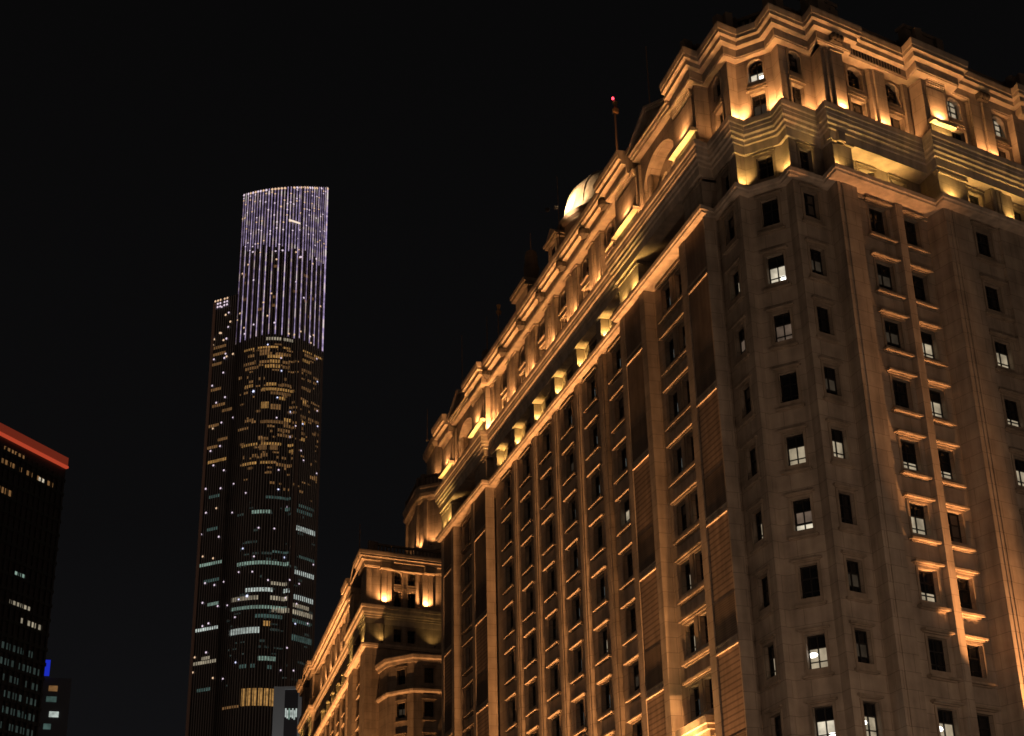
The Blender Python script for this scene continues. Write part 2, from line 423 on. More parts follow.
# lower storeys (out of the frame) down to the street
PL = [(-.2, 62.7), (-.55, 62.7), (-.55, 6.57), V['b'], V['c'], V['d'], V['e'], V['f'], V['g'], V['h'], rp_(XR3, 0), rp_(XR3, -.95), rp_(XEND, -.95)]
def fn(mb):
    pl = [(-.55, 62.7), V['a'], V['b'], V['c'], V['d'], V['e'], V['f'], V['g'], V['h'], rp_(XR3, 0), rp_(XR3, -.95), rp_(XEND, -.95)]
    mb.sweep(pl, [(.1, -Z0), (.1, ZB), (-1.2, ZB), (-1.2, -Z0)])
    mb.sweep(pl, [(.1, -Z0+4.6), (.6, -Z0+4.8), (.6, -Z0+5.1), (-.5, -Z0+5.15), (-.5, -Z0+4.6)])
part(fn, 'base_storey')

# ---- string course with its soffit (z 2.5 - 2.9)
PLS = [(0, 49.3), (0, 19.6), (-.55, 19.6), V['a'], V['b'], V['c'], V['d'], V['e'], V['f'], V['g'], V['h'], rp_(XR3, 0), rp_(XR3, -.95), rp_(XEND, -.95)]
PLS = [(-.2, 62.75), (-.55, 62.7), (-.55, 49.3)] + PLS
PSC = [(-.2, 62.75), (-.55, 62.7), (-.55, 49.3), (0, 49.3), (0, 19.6), (-.55, 19.6), V['a'], V['b'], V['c'], V['d'], V['e'], V['f'], (4.77-.15, 2.29-.1), (4.77-.15, .84-.02), rp_(XR3-.1, -.42), rp_(XR3-.1, -1.2), rp_(XEND, -1.2)]
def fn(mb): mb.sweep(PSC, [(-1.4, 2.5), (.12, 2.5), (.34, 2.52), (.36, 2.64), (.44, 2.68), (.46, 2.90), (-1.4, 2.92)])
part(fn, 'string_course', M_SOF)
# hanging frieze panels over the recesses on the right facade
def fn(mb):
    for x0, x1 in ((6.35, 8.65), (9.4, 11.6)):
        s0, s1 = (x0-6.15)*Rl, (x1-6.15)*Rl; mb.box(FR, s0, s1, 0, .12, 2.25, 2.47)
part(fn, 'frieze_panel', M_TR)

# ---- loggia storey (z 2.9 - 5.1)
LZ0, LZ1 = 2.92, 5.12
def logwall(P, Q, cols, arch=False, z1=LZ1, **kw):
    F, Ln = seg(P, Q); holes = [(c-wd/2, c+wd/2, 3.35, 4.72) for c, wd in cols]
    part(lambda mb: wall(mb, F, 0, Ln, LZ0, z1, holes, .34), 'loggia_wall')
    for c, wd in cols: B.add(F, c, wd, 3.35, 4.72, ov=.2, so=.12, low=False, **kw)
    return F, Ln
logwall((.58, 49.3), (.58, 19.6), [(49.3-v, 1.3) for v in LC.values()])
for y in PC+[48.4, 20.3]:
    def fn(mb, y=y):
        F = frame((.58, y), (0, -1)); mb.box(F, -.42, .42, -.05, .58, LZ0, LZ1)
    part(fn, 'loggia_pier')
def lograil(y0, y1, x):
    def fn(mb): 
        F = frame((x, y1), (0, -1)); 
        mb.box(F, 0, y1-y0, -.1, .0, 4.92, 5.12)
    return fn
for (ra, rb, y0, y1) in ((10.06, 15.5, 6.57, 19.6), (53.3, 58.7, 49.3, 62.7)):
    logwall((1.3, y1), (1.3, y0), [(y1-(ra+rb)/2-1.1, 1.1), (y1-(ra+rb)/2+1.1, 1.1)], bare=True)
    for a, b in ((y0, ra-.9), (rb+.9, y1)):
        def fn(mb, a=a, b=b):
            F = frame((-.5, b), (0, -1)); L = b-a; mb.box(F, 0, L, -1.85, 0, LZ0, LZ1)
            mb.box(F, -.08, L+.08 if b == y1 else L, -1.0, .09, 4.82, 4.97)
        part(fn, 'loggia_pier')
for P, Q, cs in ((V['a'], V['b'], []), (V['b'], V['c'], [(1.45, .9)]), (V['c'], V['d'], []), (V['d'], V['e'], [(1.15, .92)]), (V['e'], V['f'], []), (V['f'], V['g'], [(1.12, .85)]), (V['g'], V['h'], []), (V['h'], rp_(6.15), [])):
    logwall(P, Q, cs)
F, Ln = seg(V['h'], rp_(6.15))
def fn(mb):
    mb.box(F, .0, .32, 0, .06, LZ0, LZ1-.3)
    mb.box(F, -.08, Ln+.08, -.5, .16, 5.0, 5.62); mb.box(F, .25, .75, 0, .34, 5.0, 5.6)
part(fn, 'corner_bracket', M_TR)
part(lambda mb: (lambda q: mb.face([q[0](0,0,LZ0), q[0](0,0,LZ1), q[0](q[1],0,LZ1), q[0](q[1],0,LZ0)]))(seg(rp_(6.15), rp_(6.15, 1.5))), 'loggia_wall')
logwall(rp_(6.15, .95), rp_(XR3, .95), [((7.75-6.15)*Rl, 1.15), ((10.1-6.15)*Rl, 1.15)])
part(lambda mb: (lambda q: mb.face([q[0](0,0,LZ0), q[0](0,0,LZ1), q[0](q[1],0,LZ1), q[0](q[1],0,LZ0)]))(seg(rp_(XR3, 1.4), rp_(XR3, -.9))), 'loggia_wall')
logwall(rp_(XR3, -.9), rp_(13.9, -.9), [])
part(lambda mb: (lambda q: mb.box(q[0], 0, q[1]+.1, -.3, .14, 4.78, 4.95))(seg(rp_(XR3, -.9), rp_(13.9, -.9))), 'frieze_panel', M_TR)
logwall(rp_(13.9, -.4), rp_(XEND, -.4), [(1.1, 1.1), (4.6, 1.1), (7.4, 1.1)])
part(lambda mb: (lambda q: mb.face([q[0](0,0,LZ0), q[0](0,0,LZ1), q[0](q[1],0,LZ1), q[0](q[1],0,LZ0)]))(seg(rp_(13.9, -.9), rp_(13.9, -.4))), 'loggia_wall')
def fn(mb):
    F, Ln = seg(rp_(15.9, -.9), rp_(17.6, -.9))
    for k in range(3): mb.box(F, .05+.32*k, .27+.32*k, -.05, .06, LZ0, LZ1)
    mb.box(F, 0, Ln, -.6, -.05, LZ0, LZ1)
part(fn, 'loggia_pier')

# ---- main cornice (z 5.1 - 7.05)
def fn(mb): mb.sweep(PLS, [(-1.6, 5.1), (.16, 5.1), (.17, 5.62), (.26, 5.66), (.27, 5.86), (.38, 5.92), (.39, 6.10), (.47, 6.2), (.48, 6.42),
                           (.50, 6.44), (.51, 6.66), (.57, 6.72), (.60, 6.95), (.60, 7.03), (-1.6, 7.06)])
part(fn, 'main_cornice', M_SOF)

# ---- upper storeys (z 7.06 - 11.35)
UZ0, UZ1 = 7.06, 11.36
def upwall(P, Q, cols, name='upper_wall', **kw):
    F, Ln = seg(P, Q); holes = []
    for c, wd in cols: holes += [(c-wd/2, c+wd/2, 7.2, 8.86), (c-wd/2, c+wd/2, 9.66, 11.08, True)]
    part(lambda mb: wall(mb, F, 0, Ln, UZ0, UZ1, holes, .34), name)
    for k, (c, wd) in enumerate(cols):
        l2 = kw.get('lits', {}).get(k)
        B.add(F, c, wd, 7.2, 8.86, ov=.16, so=.12, sill=False, low=False)
        B.add(F, c, wd, 9.66, 11.08, arch=True, ov=.14, so=.12, hood=False, lit=l2)
    return F, Ln
upwall((.30, 49.3), (.30, 19.6), [(49.3-v, 1.25) for v in LC.values()])
for y in PC+[48.55, 20.2]:
    for sgn in (-1, 1):
        if y == 20.2 and sgn < 0: continue
        def fn(mb, y=y, sgn=sgn):
            F = frame((.30, y-.72*sgn), (0, -1))
            mb.box(F, -.5, .5, -.05, .30, UZ0, UZ1); mb.box(F, -.34, .34, .25, .36, UZ0+.35, UZ1-.35)
            mb.box(F, -.56, .56, -.05, .40, UZ0, UZ0+.25); mb.box(F, -.58, .58, -.05, .42, UZ1-.28, UZ1)
        part(fn, 'upper_pilaster')
for k, y in enumerate(LC.values()):
    def fn(mb, y=y):      # small balustrade panel between the two windows
        F = frame((.30, y), (0, -1)); mb.box(F, -.75, .75, 0, .26, 9.38, 9.52); mb.box(F, -.75, .75, 0, .2, 8.95, 9.05)
        for q in range(6): mb.box(F, -.65+.24*q, -.53+.24*q, .04, .16, 9.05, 9.38)
    part(fn, 'balcony_panel', M_TR)
# bays with pediment
def upbay(ra, rb, y0, y1):
    for a, b in ((y0, ra), (rb, y1)):
        def fn(mb):
            F = frame((-.45, b), (0, -1)); L = b-a
            mb.box(F, 0, L, -2.5, 0, UZ0, 11.36); mb.box(F, .35, L-.35, 0, .10, 8.6, 10.7)
            for q in range(5): mb.box(F, .35, L-.35, 0, .06+.05*q, 10.75+.11*q, 10.82+.11*q)
        part(fn, 'upper_pier')
        def fn(mb):
            F = frame((-.45, b), (0, -1)); L = b-a
            mb.box(F, .1, L-.1, 0, .42, UZ0, 7.14); mb.box(F, .22, L-.22, 0, .10, 7.14, 8.2); mb.box(F, .1, L-.1, 0, .46, 8.2, 8.42)
        part(fn, 'lit_pedestal', M_TR)
    F = frame((.75, rb+.3), (0, -1)); L = rb-ra+.6; c = L/2
    holes = [(c+k*1.45-.48, c+k*1.45+.48, 7.3, 10.2, True) for k in (-1, 0, 1)]
    part(lambda mb: wall(mb, F, 0, L, UZ0, 12.0, holes, .3), 'upper_wall')
    for k in (-1, 0, 1): B.add(F, c+k*1.45, .96, 7.3, 10.2, arch=True, bare=True, lit='cool' if k != 0 else None)
    # arched tympanum wall in front
    F2 = frame((-.25, rb), (0, -1)); L2 = rb-ra; N = 16; r = L2/2-.25
    def fn(mb):
        pts = [(L2/2-r*math.cos(math.pi*t/N), 9.3+1.7*math.sin(math.pi*t/N)) for t in range(N+1)]
        for p, q in zip(pts, pts[1:]):
            mb.face([F2(p[0],0,p[1]),F2(q[0],0,q[1]),F2(q[0],0,12.1),F2(p[0],0,12.1)])
            mb.face([F2(p[0],0,p[1]),F2(p[0],-.9,p[1]),F2(q[0],-.9,q[1]),F2(q[0],0,q[1])])
        for s0, s1 in ((0, .25), (L2-.25, L2)): mb.face([F2(s0,0,7),F2(s1,0,7),F2(s1,0,12.1),F2(s0,0,12.1)])
    part(fn, 'arched_recess')
    for s in (.55, L2-.55):
        part(lambda mb: mb.lathe((F2(s, -.35, 0)[0], F2(s, -.35, 0)[1], Z0+7.06), [(.3, 0), (.3, .3), (.22, .4), (.2, 3.3), (.3, 3.5), (.3, 3.7)], 12), 'column')
    def fn(mb):
        F3 = frame((-.5, rb+.35), (0, -1)); W = rb-ra+.7; h = 1.45
        for d0, t0, t1 in ((.45, 0, .16), (.30, -.16, 0), (.16, -.32, -.16)):
            mb.box(F3, -.0, W, -.6, d0, 12.05+t0, 12.05+t1)
        mb.prism(F3, [(.1, 12.2), (W-.1, 12.2), (W/2, 12.2+h-.1)], -.5, .02)
        for sg in (0, 1):
            for d0, o in ((.52, .0), (.34, -.16)):
                a = (-.05, 12.2+o); b = (W/2, 12.2+h+o)
                if sg: a = (W+.05, a[1])
                q = [(a[0], a[1]), (b[0], b[1]), (b[0], b[1]+.17), (a[0], a[1]+.17)]
                mb.prism(F3, q, -.5, d0)
    part(fn, 'pediment', M_TR)
upbay(10.06, 15.5, 6.57, 19.6)
upbay(53.3, 58.7, 49.3, 62.7)
upwall(V['a'], V['b'], [])
upwall(V['b'], V['c'], [(1.45, .92)], lits={0: 'cool'})
upwall(V['c'], V['d'], [])
upwall(V['d'], V['e'], [(1.16, .9)], lits={0: 'bright'})
upwall(V['e'], V['f'], [])
upwall(V['f'], V['g'], [(1.12, .86)])
upwall(V['g'], V['h'], [])
F, Ln = upwall(V['h'], rp_(6.15), [])
def fn(mb):
    mb.box(F, .62, Ln, 0, .22, UZ0, UZ1); mb.box(F, .24, .44, 0, .13, UZ0, UZ1); mb.box(F, -.02, .12, 0, .05, UZ0, UZ1)
    mb.box(F, .55, Ln+.06, 0, .32, UZ1-.3, UZ1)
part(fn, 'upper_pilaster')
part(lambda mb: (lambda q: mb.face([q[0](0,0,UZ0), q[0](0,0,UZ1), q[0](q[1],0,UZ1), q[0](q[1],0,UZ0)]))(seg(rp_(6.15), rp_(6.15, .5))), 'upper_wall')
FU, LU = upwall(rp_(6.15, .45), rp_(XR3, .45), [((7.45-6.15)*Rl, 1.12), ((10.25-6.15)*Rl, 1.12)])
def fn(mb):
    a = (8.35-6.15)*Rl
    mb.box(FU, a, a+1.05, -.05, .30, UZ0, UZ1); mb.box(FU, a+.28, a+1.05, .25, .42, UZ0, UZ1)
    a = (6.15-6.15)*Rl; mb.box(FU, a, a+.35, -.05, .2, UZ0, UZ1)
    a = (11.0-6.15)*Rl; mb.box(FU, a, a+.35, -.05, .2, UZ0, UZ1)
part(fn, 'upper_pilaster')
part(lambda mb: (lambda q: mb.face([q[0](0,0,UZ0), q[0](0,0,UZ1), q[0](q[1],0,UZ1), q[0](q[1],0,UZ0)]))(seg(rp_(XR3, .5), rp_(XR3, -.7))), 'upper_wall')
def fn(mb):
    F, Ln = seg(rp_(XR3, -.7), rp_(13.7, -.7)); mb.box(F, 0, Ln, -1.5, 0, UZ0, UZ1); mb.box(F, .3, Ln-.25, 0, .10, 8.6, 10.7)
    for q in range(5): mb.box(F, .3, Ln-.25, 0, .06+.05*q, 10.75+.11*q, 10.82+.11*q)
part(fn, 'upper_pier')
def fn(mb):
    F, Ln = seg(rp_(XR3, -.7), rp_(13.7, -.7)); mb.box(F, .1, Ln-.1, 0, .42, UZ0, 7.14); mb.box(F, .2, Ln-.2, 0, .10, 7.14, 8.2); mb.box(F, .05, Ln-.05, 0, .46, 8.2, 8.42)
part(fn, 'lit_pedestal', M_TR)
FU2, LU2 = upwall(rp_(13.7, -.3), rp_(XEND, -.3), [((14.5-13.7)*Rl, 1.05), ((18.1-13.7)*Rl, 1.05), ((21.5-13.7)*Rl, 1.05)], lits={0: 'full', 1: 'full'})
def fn(mb):
    a = (15.6-13.7)*Rl
    mb.box(FU2, a, a+.85, -.05, .32, UZ0, UZ1); mb.box(FU2, a+.95, a+1.6, -.05, .45, UZ0, UZ1); mb.box(FU2, a-.05, a+1.7, -.05, .2, UZ0, UZ1)
    a = (19.0-13.7)*Rl; mb.box(FU2, a, a+1.6, -.05, .45, UZ0, UZ1)
part(fn, 'upper_pilaster')

# ---- top entablature and cornice
PT = [(0, 49.3), (0, 19.6), (-.45, 19.6), (-.45, 16.3)]
PTn = [(-.45, 9.1), V['a'], V['b'], V['c'], V['d'], V['e'], V['f'], V['g'], V['h'], rp_(6.35, 0), rp_(6.35, .25), rp_(XR3-.25, .25), rp_(XR3-.25, -.8), rp_(13.95, -.8), rp_(13.95, -.15), rp_(XEND-6.0, -.15), rp_(XEND-6.0, -.8), rp_(XEND, -.8)]
prT = [(-1.5, 11.22), (.40, 11.22), (.42, 11.30), (.45, 11.32), (.45, 11.80), (.76, 11.84), (.77, 12.12), (.95, 12.18),
       (.96, 12.38), (1.0, 12.42), (1.04, 12.70), (1.04, 12.80), (.25, 12.84), (.25, 13.14), (-1.5, 13.14)]
for pth in ([(-.45, 62.7), (-.45, 59.1)], [(-.45, 52.9), (-.45, 49.3)]+PT, PTn):
    part(lambda mb: mb.sweep(pth, prT), 'top_cornice', M_TR)
# scroll blocks on the frieze above the pilasters
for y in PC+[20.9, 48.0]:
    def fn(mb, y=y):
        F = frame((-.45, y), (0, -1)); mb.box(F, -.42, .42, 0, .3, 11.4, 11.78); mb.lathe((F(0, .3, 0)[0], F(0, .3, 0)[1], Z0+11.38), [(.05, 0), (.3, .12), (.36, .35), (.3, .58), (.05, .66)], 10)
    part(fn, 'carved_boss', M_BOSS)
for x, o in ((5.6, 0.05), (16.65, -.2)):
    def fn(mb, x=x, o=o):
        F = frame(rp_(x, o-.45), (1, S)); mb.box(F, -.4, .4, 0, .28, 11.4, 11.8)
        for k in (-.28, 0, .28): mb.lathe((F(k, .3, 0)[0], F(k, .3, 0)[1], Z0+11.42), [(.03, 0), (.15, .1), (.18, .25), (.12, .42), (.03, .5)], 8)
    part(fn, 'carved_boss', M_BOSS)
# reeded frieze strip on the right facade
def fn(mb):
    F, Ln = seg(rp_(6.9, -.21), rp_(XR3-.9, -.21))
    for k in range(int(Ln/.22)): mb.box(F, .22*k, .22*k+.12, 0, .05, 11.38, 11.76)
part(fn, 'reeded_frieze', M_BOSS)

# ---- roof parapet and balustrade
def balustrade(path, z=13.14, h=1.15, d=-.15):
    def fn(mb):
        mb.sweep(path, [(d-.3, z), (d, z), (d, z+.22), (d-.3, z+.22)]); mb.sweep(path, [(d-.34, z+h-.2), (d+.04, z+h-.2), (d+.04, z+h), (d-.34, z+h)])
        for P, Q in zip(path, path[1:]):
            F, Ln = seg(P, Q)
            if Ln < .6: continue
            n = max(1, int(Ln/.42))
            for k in range(n):
                s = (k+.5)*Ln/n
                mb.box(F, s-.08, s+.08, d-.24, d-.08, z+.22, z+h-.2)
            for s in (0, Ln): mb.box(F, s-.28, s+.28, d-.36, d+.06, z, z+h+.18)
    return fn
for pth in ([(0, 49.3), (0, 19.6)], PTn[1:]): part(balustrade(pth), 'balustrade', M_RAIL)
for x, w_ in ((5.5, 1.1), (12.7, 1.4)):
    def fn(mb):
        F = frame(rp_(x, 0 if x < 8 else -.7), (1, S)); mb.box(F, -w_/1, w_/1, -.7, -.2, 13.2, 14.75); mb.box(F, -w_-.12, w_+.12, -.8, -.1, 14.75, 14.95)
    part(fn, 'parapet_block', M_RAIL)
def fn(mb):
    pl = [(.6, 62), (.6, 8.2), (1.8, 7), (1.8, 5), (3.6, 3.4), (6.6, 3), rp_(XEND, 1.5), (XEND, 62)]
    mb.face([(x, y, Z0+13.16) for x, y in pl])
    F = frame((0, 0), (1, 0))
part(fn, 'roof', M_ROOF)
# attic storey set back on the roof, with mansard
def fn(mb):
    for (y0, y1) in ((20.5, 48.5),):
        F = frame((1.6, y1), (0, -1)); mb.prism(lambda s, d, z: F(d, -s, z), [(0, 13.15), (0, 14.2), (2.6, 16.4), (9, 16.4), (9, 13.15)], 0, y1-y0)
part(fn, 'mansard_roof', M_ROOF)
B.finish()

# ---------------------------------------------------------------- rooftop pieces of the stone building
def rp2(fn, name, m=M_TR):
    o = obj1(fn, name, m, hotel); o.matrix_parent_inverse = Matrix.Translation(-hotel.location); return o
# dome
DX, DY, DZ, DR = 8.2, 40.0, 22.4, 4.5
def fn(mb):
    n = 16; mb.lathe((DX, DY, Z0+DZ), [(DR+.15, -.3), (DR+.15, 0), (DR, .05)]+[(DR*math.cos(t*math.pi/2/n), .1+(DR-.2)*math.sin(t*math.pi/2/n)) for t in range(1, n)]+[(.05, DR-.1)], 40)
dome = rp2(fn, 'dome', stone('pale_dome_skin', (.5, .45, .36), (.45, .4, .32), (.3, .25, .2), joints=False))
for p in dome.data.polygons: p.use_smooth = True
rp2(lambda mb: mb.lathe((DX, DY, Z0+13.2), [(4.6, 0), (4.6, 8.2), (5.0, 8.3), (5.1, 8.6), (4.9, 8.7), (4.7, 8.9)], 24), 'dome_drum', M_RAIL)
for k in range(12):
    def fn(mb, k=k):
        a = math.pi*2*k/12; n = 10; pr = []
        for t in range(n+1):
            q = t*math.pi/2.2/n; pr.append(((DR+.07)*math.cos(q), .1+(DR-.13)*math.sin(q)))
        for (r0, z0), (r1, z1) in zip(pr, pr[1:]):
            c0 = []
            for r, z in ((r0, z0), (r1, z1)):
                for w_ in (-.09, .09):
                    for e in (-.1, 0): c0.append((DX+(r+e)*math.cos(a)-w_*math.sin(a), DY+(r+e)*math.sin(a)+w_*math.cos(a), Z0+DZ+z))
            mb.face([c0[1], c0[3], c0[7], c0[5]]); mb.face([c0[0], c0[1], c0[5], c0[4]]); mb.face([c0[3], c0[2], c0[6], c0[7]])
    rp2(fn, 'dome_rib', dome.data.materials[0])
rp2(lambda mb: mb.lathe((DX, DY, Z0+DZ+DR-.15), [(.35, 0), (.45, .4), (.2, .6), (.3, 1.0), (.05, 1.6)], 10), 'finial', M_METAL)
def fn(mb):
    F = frame((4.4, 37.4), (0, -1)); mb.box(F, 0, 1.1, -1.3, 0, 13.2, 21.2); mb.box(F, -.15, 1.25, -1.4, .15, 21.2, 21.5)
rp2(fn, 'chimney', M_RAIL)
# dormer pavilion with pediment
def dormer(x, y, w_, z, h, name='dormer'):
    def fn(mb):
        F = frame((x, y+w_/2), (0, -1)); mb.box(F, 0, w_, -2.2, 0, z, z+h)
        mb.box(F, -.25, w_+.25, -2.4, .3, z+h, z+h+.2); mb.box(F, -.35, w_+.35, -2.4, .42, z+h+.2, z+h+.4)
        mb.prism(F, [(-.3, z+h+.4), (w_+.3, z+h+.4), (w_/2, z+h+1.3)], -2.3, .3)
        mb.box(F, .1, .5, 0, .14, z, z+h); mb.box(F, w_-.5, w_-.1, 0, .14, z, z+h)
    o = rp2(fn, name)
    def g(mb):
        F = frame((x, y+w_/2), (0, -1)); mb.box(F, w_/2-.5, w_/2+.5, 0, .03, z+.6, z+h-.4)
    q = obj1(g, 'dormer_window', M_GLASS, o); return o
dormer(3.2, 41.8, 2.3, 15.2, 5.6); dormer(4.6, 39.6, 1.6, 15.2, 6.9)
def turret(x, y, z, r, h, name='turret'):
    mb = MB()
    mb.lathe((x, y, Z0+z), [(r*1.25, 0), (r*1.25, .5), (r*1.05, .6), (r*.95, h*.28), (r*1.2, h*.3), (r*1.25, h*.36), (r*.8, h*.4), (r*.7, h*.55), (r*.85, h*.57), (r*.5, h*.72), (r*.35, h*.9), (.05, h*1.0)], 12)
    o = mb.build(name, M_RAIL, hotel); o.matrix_parent_inverse = Matrix.Translation(-hotel.location); return o
def barrel(x, y, z, r, h, name='turret'):
    mb = MB(); mb.lathe((x, y, Z0+z), [(r*1.3, 0), (r*1.35, .25), (r*1.1, .35), (r*1.25, h*.3), (r*1.3, h*.45), (r*1.1, h*.5), (r*1.15, h*.55), (r*1.0, h*.75), (r*1.05, h*.8), (r*.85, h*.97), (.1, h)], 12)
    o = mb.build(name, M_RAIL, hotel); o.matrix_parent_inverse = Matrix.Translation(-hotel.location); return o
barrel(3.2, 47.6, 20.3, .52, 2.9); barrel(3.0, 60.0, 17.4, .5, 2.4); turret(3.2, 54.6, 13.4, .9, 5.2)
def fn(mb):
    F = frame((2.6, 50.2), (0, -1)); mb.box(F, 0, 3.2, -2, 0, 13.2, 19.6); mb.box(F, -.25, 3.45, -2.2, .3, 19.6, 19.9); mb.box(F, -.35, 3.55, -2.3, .42, 19.9, 20.2)
rp2(fn, 'attic_pavilion', M_TR)
def fn(mb):
    for y in (56.0, 61.5): 
        F = frame((1.2, y), (0, -1)); mb.box(F, 0, 2.4, -1.6, 0, 13.2, 15.4); mb.box(F, -.2, 2.6, -1.7, .25, 15.4, 15.7)
rp2(fn, 'attic_block', M_RAIL)
def fn(mb):
    for y in (17.5, 12.0): 
        F = frame((1.4, y), (0, -1)); mb.box(F, 0, 2.2, -1.6, 0, 13.2, 15.6); mb.box(F, -.2, 2.4, -1.7, .25, 15.6, 15.9)
rp2(fn, 'attic_block', M_RAIL)

# ---------------------------------------------------------------- the far wing
wing = empty('wing_building', (0, 97.2, 0), 'far wing of warm stone beyond the dark courtyard gap, left of the big building', 'building')
WA = -.064; WX = .9
W = Building(wing); B2 = W
wpart = lambda fn, name, m=M_ST: obj1(fn, name, m, wing)
YW = 97.2; SW = .214; XW = 14.0
def wq(x, o=0): return (x, YW+SW*x+o)
def wwall(P, Q, z0, z1, holes, name='wall', dep=.3):
    F, Ln = seg(P, Q); wpart(lambda mb: wall(mb, F, 0, Ln, z0, z1, [h[:5] for h in holes], dep), name); return F, Ln
YF = 156.0
# long side: bay(97.2-110), run (110-141), bay(141-156)
wcols = [113.0+4.7*k for k in range(6)]
holes = [(YF-y-.7, YF-y+.7, -FL*i+WZ0, -FL*i+WZ1) for y in wcols for i in range(0, 10)]
F, Ln = wwall((.25, YF), (.25, YW), ZB, 2.55, holes)
for y in wcols:
    for i in range(0, 8): W.add(F, YF-y, 1.4, -FL*i+WZ0, -FL*i+WZ1, ov=.45, so=.28, lit='cool' if random.random() < .2 else None)
wpil = [110.8+4.7*k for k in range(7)]
for y in wpil:
    def fn(mb, y=y):
        f = frame((.25, y), (0, -1)); mb.box(f, -.46, .46, -.05, .25, ZB, 2.55)
    wpart(fn, 'pilaster')
    def fn(mb, y=y):
        f = frame((.8, y), (0, -1)); mb.box(f, -.5, .5, -.05, .75, LZ0, LZ1)
    wpart(fn, 'loggia_pier')
    for sg in (-.72, .72):
        def fn(mb, y=y, sg=sg):
            f = frame((.30, y-sg), (0, -1)); mb.box(f, -.5, .5, -.05, .34, UZ0, UZ1)
        wpart(fn, 'upper_pilaster')
for (a, b) in ((97.2, 109.6), (143.4, 156.0)):
    c = (a+b)/2
    for p, q in ((a, c-2.7), (c+2.7, b)):
        def fn(mb, p=p, q=q):
            f = frame((-.55, q), (0, -1)); mb.box(f, 0, q-p, -.8, 0, ZB, 2.55); mb.box(f, 0, q-p, -1.9, 0, LZ0, LZ1); mb.box(f, 0, q-p, -2.0, .05, UZ0, UZ1)
            mb.box(f, .2, q-p-.2, 0, .4, UZ0, 8.0)
        wpart(fn, 'bay_pier')
    f0 = frame((.0, c+2.7), (0, -1))
    for i in range(8):
        for k in (-1, 1):
            W.add(f0, 2.7+k, 1.2, -FL*i+WZ0, -FL*i+WZ1, ov=.3, so=.3)
    def fn(mb, c=c):
        F3 = frame((-.6, c+3), (0, -1)); Wd = 6.0; h = 1.5
        for d0, t0, t1 in ((.45, 0, .16), (.30, -.16, 0), (.16, -.32, -.16)): mb.box(F3, 0, Wd, -.6, d0, 12.05+t0, 12.05+t1)
        mb.prism(F3, [(.1, 12.2), (Wd-.1, 12.2), (Wd/2, 13.6)], -.5, .02)
        for sg in (0, 1):
            a_ = (Wd+.05 if sg else -.05, 12.2); b_ = (Wd/2, 13.7); mb.prism(F3, [a_, b_, (b_[0], b_[1]+.18), (a_[0], a_[1]+.18)], -.5, .5)
    wpart(fn, 'pediment', M_TR)
# loggia and upper wall of the long side
wwall((.8, YF), (.8, YW), LZ0, LZ1, []); 
hu = [(YF-y-.6, YF-y+.6, zz0, zz1, ar) for y in wcols for zz0, zz1, ar in ((7.2, 8.86, False), (9.66, 11.08, True))]
F, Ln = wwall((.30, YF), (.30, YW), UZ0, UZ1, hu)
for y in wcols:
    W.add(F, YF-y, 1.2, 7.2, 8.86, sill=False, ov=.1, so=.1); W.add(F, YF-y, 1.2, 9.66, 11.08, arch=True, hood=False, ov=.1, so=.1)
# front (towards the camera)
xs = [(2.95, .9), (4.5, .9)]
def fx(x): return (x+.55)*math.hypot(1, SW)
FWr, LW = seg(wq(-.55), wq(XW))
holes = [(fx(x)-w_/2, fx(x)+w_/2, -FL*i+WZ0, -FL*i+WZ1) for x, w_ in xs for i in range(1, 9)]+[(fx(x)-w_/2, fx(x)+w_/2, 3.35, 4.72) for x, w_ in xs]
hl = [h for h in holes]
wwall(wq(-.55), wq(XW), ZB, 5.12, hl)
holes2 = [(fx(x)-w_/2, fx(x)+w_/2, a, b, ar) for x, w_ in xs for a, b, ar in ((7.2, 8.86, False), (9.66, 11.08, True))]
wwall(wq(-.55), wq(XW), 5.1, UZ1, holes2)
for x, w_ in xs:
    W.add(FWr, fx(x), w_, 3.35, 4.72, ov=.1, so=.08, low=False)
    W.add(FWr, fx(x), w_, 7.2, 8.86, ov=.12, so=.1, sill=False); W.add(FWr, fx(x), w_, 9.66, 11.08, arch=True, hood=False, ov=.1, so=.1)
for x in (1.45, 6.1):
    def fn(mb, x=x):
        s = fx(x); mb.box(FWr, s-.45, s+.15, -.05, .30, UZ0, UZ1); mb.box(FWr, s+.25, s+.75, -.05, .22, UZ0, UZ1); mb.box(FWr, s-.5, s+.25, 0, .42, UZ0, 7.4)
    wpart(fn, 'upper_pilaster')
def fn(mb):
    a, b = fx(.8), fx(7.0)
    mb.box(FWr, a, b, 0, .60, 11.05, 11.21); mb.box(FWr, a, a+1.3, .4, .74, 11.1, 11.78); mb.box(FWr, b-1.3, b, .4, .74, 11.1, 11.78)
wpart(fn, 'frieze_panel', M_TR)
PW = [(-.55, 156), (-.55, 143.4), (0, 143.4), (0, 109.6), (-.55, 109.6), wq(-.55), wq(XW)]
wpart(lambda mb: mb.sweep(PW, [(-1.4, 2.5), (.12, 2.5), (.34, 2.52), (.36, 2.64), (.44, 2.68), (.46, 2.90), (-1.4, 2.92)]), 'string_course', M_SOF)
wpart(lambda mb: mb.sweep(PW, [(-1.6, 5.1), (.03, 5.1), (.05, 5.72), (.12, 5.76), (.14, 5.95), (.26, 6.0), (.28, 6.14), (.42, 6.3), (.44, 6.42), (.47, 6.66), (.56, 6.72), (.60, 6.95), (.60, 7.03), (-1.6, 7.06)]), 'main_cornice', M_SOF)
wpart(lambda mb: mb.sweep([(0, 143.4), (0, 109.6)], prT), 'top_cornice', M_TR)
wpart(lambda mb: mb.sweep([(-.5, 156), (-.5, 152.5)], prT), 'top_cornice', M_TR)
